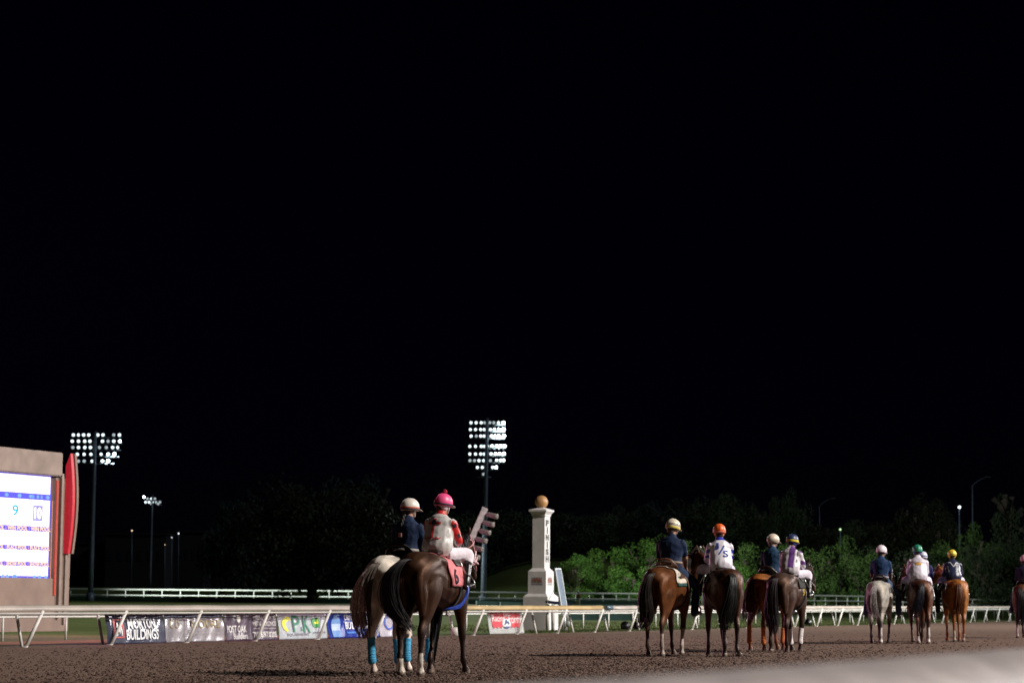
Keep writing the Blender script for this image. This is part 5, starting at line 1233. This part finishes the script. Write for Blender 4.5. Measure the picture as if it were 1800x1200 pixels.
# E: chestnut pony
rE, bvE, hE = make_horse(1337, 48.6, 27, 'copper chestnut pony with orange leg wraps, half hidden behind the dark brown racehorse', 'horse', (.24, .075, .016), (.10, .03, .012),
    dict(hl=(-6, 4, 0), hr=(2, 4, 0), fl=(10, 0, 0), fr=(-4, 0, 0)), neck=(0, -4), scale=1.0, seed=41, mane=(.10, .025, .018), tailc=[(.09, .02, .016)], wraps=dict(hl=(.52, .14, .03), hr=(.52, .14, .03), fr=(.52, .14, .03)),
    tailp=[(-.84, 0, 1.50), (-.95, .03, 1.45), (-.99, .08, 1.26), (-.99, .10, 1.02), (-.97, .11, .82), (-.96, .11, .66)])
PE = dict(scale=1.03, lean=4, hyaw=-26, nod=4, shirt=(.012, .04, .09), pants=(.03, .05, .11), helmet=(.62, .52, .42), hands=[(.36, .06, .10), (.36, -.08, .10)], bands=[(.0, .006, (.12, .09, .08)), (.025, .030, (.3, .2, .15))], seed=6, hairc=(.35, .30, .26), skin=(.34, .19, .14))
pE, _, _, _ = make_person(rE, 'pony', 'rider in teal-navy shirt and tan helmet on the chestnut pony with orange wraps', PE)
make_tack(rE, bvE, 'western', cloth=(.02, .02, .03), cl_x=(-.26, .46), cl_a=62); make_reins(rE, (0, -4), (SO + Vector((.42, .06, .12)), SO + Vector((.42, -.08, .12))), (.03, .02, .02))

# F: dark brown racehorse, purple and white silks
rF, bvF, hF = make_horse(1373, 47.2, 22, 'dark brown racehorse with white front leg wraps under the purple and white silks', 'horse', (.042, .022, .016), (.008, .006, .007),
    dict(hl=(-9, 4, 0), hr=(9, 12, 0), fl=(6, 0, 0), fr=(2, 14, 0)), neck=(-10, -6), scale=1.0, seed=51, wraps=dict(fl=(.62, .56, .56), fr=(.62, .56, .56)), socks=dict(hl=(.07, (.6, .55, .5))), mane=(.012, .010, .014), tailc=[(.022, .013, .017)],
    tailp=[(-.84, 0, 1.50), (-.95, .02, 1.46), (-1.0, .06, 1.28), (-1.0, .08, 1.02), (-.98, .08, .78), (-.97, .05, .56), (-.97, .03, .40)])
PUR = (.13, .045, .22)
def shF(tg, t, x, y, z):
    if tg == 'sleeve' and abs(y) > .19: return PUR if (.1 < (z * 5) % 1 < .45) else (.62, .58, .64)
    if -.12 < y < -.005 and z > .10: return PUR
    if -.17 < y < -.15 and z > .2: return (.03, .02, .05)
    return (.62, .57, .63)
PF = dict(scale=1.0, lean=12, yaw=-4, hyaw=-16, shirt=shF, blouse=1, pants=(.60, .55, .64), helmet=(.02, .03, .10), hands=[(.46, .05, .12), (.46, -.11, .12)], bands=[(-.012, .03, (.62, .50, .03))], skullcap=(.03, .04, .25), seed=7, strap=(.1, .1, .3), peak=(.02, .02, .1))
pF, dcF, _, _ = make_person(rF, 'jockey', 'jockey in white silks with purple panel and blue helmet with yellow band', PF)
st = []
for i in range(24):
    a = i * math.pi / 12; r_ = (.075, .03, .05, .03)[i % 4]; st.append((r_ * math.cos(a), r_ * math.sin(a)))
dcF('splash_emblem', shape_me(st), .075, .40, M('ink_pale', (.75, .72, .75)), sub=1)
make_tack(rF, bvF, 'jockey', cloth=(.02, .02, .02), cl_x=(-.16, .42), cl_a=76, breast=(.6, .55, .55)); make_reins(rF, (-10, -6), (SO + Vector((.5, .05, .12)), SO + Vector((.5, -.11, .12))), (.5, .45, .45))
side_put(rF, bvF, text_me('5', .12, .14, off=.03), .0, 1.22, M('ink_gold', (.6, .42, .05)))

# G: grey
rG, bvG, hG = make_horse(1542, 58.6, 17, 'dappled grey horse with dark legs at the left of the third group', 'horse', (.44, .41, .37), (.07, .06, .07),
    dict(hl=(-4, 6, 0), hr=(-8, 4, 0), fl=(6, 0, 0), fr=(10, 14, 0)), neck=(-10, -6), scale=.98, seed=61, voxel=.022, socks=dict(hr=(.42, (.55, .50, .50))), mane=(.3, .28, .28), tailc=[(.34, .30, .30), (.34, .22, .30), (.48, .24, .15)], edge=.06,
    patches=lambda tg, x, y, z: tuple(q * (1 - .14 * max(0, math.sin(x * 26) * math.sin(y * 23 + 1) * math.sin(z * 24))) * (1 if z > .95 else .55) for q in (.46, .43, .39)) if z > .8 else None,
    tailp=[(-.84, 0, 1.48), (-.94, .02, 1.45), (-1.0, .07, 1.26), (-1.0, .08, 1.02), (-.98, .06, .84), (-.96, .01, .68)])
PG = dict(scale=1.10, lean=4, yaw=-4, hyaw=-20, nod=6, short=True, shirt=(.012, .035, .10), pants=(.06, .09, .17), helmet=(.70, .62, .68), hands=[(.38, .12, .06), (.46, -.14, .0)], belt=(.25, .24, .26), seed=8, skin=(.22, .11, .08), hairc=(.015, .012, .01), voxel=.017)
pG, _, _, _ = make_person(rG, 'pony', 'rider in short sleeved navy shirt, jeans and plain white helmet on the grey horse', PG)
make_tack(rG, bvG, 'western', cloth=(.012, .012, .02), cl_x=(-.24, .46), cl_a=72, border=(.6, .55, .6)); make_reins(rG, (-10, -6), (SO + Vector((.46, .1, .06)), SO + Vector((.5, -.12, .02))), (.4, .4, .4))

# H: bay racehorse, green helmet
rH, bvH, hH = make_horse(1619, 58.4, 4, 'brown racehorse with black tail and white sock under the jockey with the green helmet', 'horse', (.075, .026, .013), (.035, .018, .014),
    dict(hl=(-3, 12, 20), hr=(-10, 4, 0), fl=(14, 26, 30, True), fr=(2, 0, 0)), neck=(26, 2), scale=1.0, seed=71, voxel=.022, socks=dict(hr=(.42, (.50, .44, .42)), hl=(.20, (.4, .35, .34))), mane=(.012, .010, .012), tailc=[(.014, .013, .024)],
    tailp=[(-.84, 0, 1.50), (-.95, .02, 1.45), (-1.0, .06, 1.26), (-.99, .12, 1.02), (-.97, .18, .82), (-.95, .22, .66)])
PH = dict(scale=1.08, lean=8, hyaw=-4, shirt=(.64, .58, .68), blouse=1, pants=(.62, .56, .68), helmet=(.02, .22, .13), hands=[(.46, .10, .10), (.46, -.10, .10)], seed=9, skullcap=(.03, .18, .12), voxel=.017, skin=(.3, .16, .12))
pH, dcH, _, _ = make_person(rH, 'jockey', 'jockey in white silks with gold crown emblem and green helmet', PH)
ig = M('ink_amber', (.62, .33, .06)); 
dcH('crown_emblem', shape_me([(-.06, -.035), (.06, -.035), (.07, .035), (.035, .01), (.02, .05), (0, .015), (-.02, .05), (-.035, .01), (-.07, .035)]), .0, .37, ig, sub=1)
make_tack(rH, bvH, 'jockey', cloth=(.03, .02, .03), cl_x=(-.10, .42), cl_a=66); make_reins(rH, (26, 2), (SO + Vector((.5, .1, .1)), SO + Vector((.5, -.1, .1))), (.4, .3, .35))

# I: hidden pony right behind
rI, bvI, hI = make_horse(1621, 61.2, 12, 'very dark pony almost hidden between the brown racehorse and the chestnut', 'horse', (.016, .010, .009), (.008, .007, .007),
    dict(hl=(-4, 4, 0), hr=(4, 4, 0), fl=(4, 0, 0), fr=(-4, 0, 0)), neck=(0, -4), scale=.97, seed=81, voxel=.025)
PI_ = dict(scale=1.0, lean=4, hyaw=-12, shirt=(.02, .02, .09), pants=(.015, .02, .05), helmet=(.60, .60, .72), hands=[(.36, .06, .10), (.44, -.14, .10)], bands=[(.02, .045, (.08, .12, .35))], seed=10, voxel=.02)
make_person(rI, 'pony', 'rider in dark blue with white and blue helmet peeping out behind the green helmet', PI_)
make_tack(rI, bvI, 'western', cloth=(.012, .012, .02), cl_x=(-.24, .46), cl_a=66, saddle=(.015, .010, .010))
b = B()
for i in range(5): ball(b, (.24, -.40 - i * .006, 1.36 - i * .075), (.014, .012, .014), u=8, v=6)
obj('conchos', b, M('concho_silver', (.6, .6, .6), rough=.3, metal=.5), rI)

# J: chestnut, yellow helmet
rJ, bvJ, hJ = make_horse(1682, 61.0, 3, 'golden chestnut racehorse with chestnut tail under the jockey with the yellow helmet', 'horse', (.30, .105, .020), (.20, .07, .02),
    dict(hl=(-4, 4, 0), hr=(4, 8, 0), fl=(2, 0, 0), fr=(-8, 0, 0, False, -.06)), neck=(28, 4), scale=1.02, seed=91, voxel=.022, socks=dict(hl=(.30, (.46, .36, .30)), hr=(.22, (.42, .30, .24))), mane=(.16, .05, .015), tailc=[(.15, .045, .012)],
    tailp=[(-.84, 0, 1.50), (-.94, .0, 1.45), (-.98, .0, 1.26), (-.98, .01, 1.02), (-.96, .03, .84), (-.95, .05, .72)])
def shJ(tg, t, x, y, z):
    return (.018, .022, .06)
PJ = dict(scale=.99, lean=14, hyaw=0, shirt=shJ, blouse=1, pants=(.62, .56, .66), helmet=(.72, .56, .02), hands=[(.46, .10, .10), (.46, -.10, .10)], seed=11, bands=[(.0, .012, (.05, .05, .04))], skullcap=(.65, .5, .03), voxel=.017, strap=(.3, .3, .3))
pJ, dcJ, _, _ = make_person(rJ, 'jockey', 'jockey in navy silks with white V piping and yellow helmet', PJ)
iw = M('ink_white', (.75, .73, .76))
def seg_me(p, q, w=.009):
    p, q = Vector((*p, 0)), Vector((*q, 0)); d_ = (q - p).normalized(); n_ = Vector((-d_.y, d_.x, 0)) * w; return shape_me([tuple((v)[:2]) for v in (p - n_, q - n_, q + n_, p + n_)])
for p_, q_ in (((-.08, .0), (-.0, -.12)), ((.0, -.12), (.08, .0)), ((-.08, .0), (-.13, .0)), ((.08, .0), (.13, -.03)), ((-.15, -.10), (-.12, -.26)), ((.15, -.06), (.145, -.24))): dcJ('piping', seg_me(p_, q_), .0, .45, iw, sub=3)
make_tack(rJ, bvJ, 'jockey', cloth=(.02, .02, .03), cl_x=(-.10, .42), cl_a=62); make_reins(rJ, (28, 4), (SO + Vector((.5, .1, .1)), SO + Vector((.5, -.1, .1))), (.3, .3, .3))
b = B(); q = bend_neck([(1.10, 0, 1.97, .022, .012), (1.20, 0, 1.84, .026, .012), (1.30, 0, 1.70, .03, .012), (1.40, 0, 1.55, .03, .012)], 28, 4); tube(b, q, k=3, sides=8); obj('white_blaze', b, M('white_fleece', (.58, .55, .56)), rJ)

# K: last horse at the right edge
rK, bvK, hK = make_horse(1796, 68.5, 19, 'dark bay horse with white socks cut by the right edge of the picture', 'horse', (.085, .026, .013), (.02, .012, .012),
    dict(hl=(-6, 6, 0), hr=(2, 6, 0), fl=(6, 0, 0), fr=(-4, 0, 0)), neck=(0, -4), scale=.98, seed=101, voxel=.025, socks=dict(hl=(.40, (.36, .30, .32)), hr=(.40, (.4, .34, .36))), tailc=[(.012, .010, .013)])
PK = dict(scale=1.06, lean=4, hyaw=-10, shirt=(.012, .012, .035), pants=(.03, .03, .06), helmet=(.55, .32, .36), hands=[(.36, .06, .10), (.36, -.08, .10)], seed=12, voxel=.02)
make_person(rK, 'pony', 'rider in near-black shirt and dusty pink helmet at the right edge of the picture', PK)
make_tack(rK, bvK, 'western', cloth=(.012, .012, .02), cl_x=(-.24, .46), cl_a=66)
S.cycles.use_denoising = True
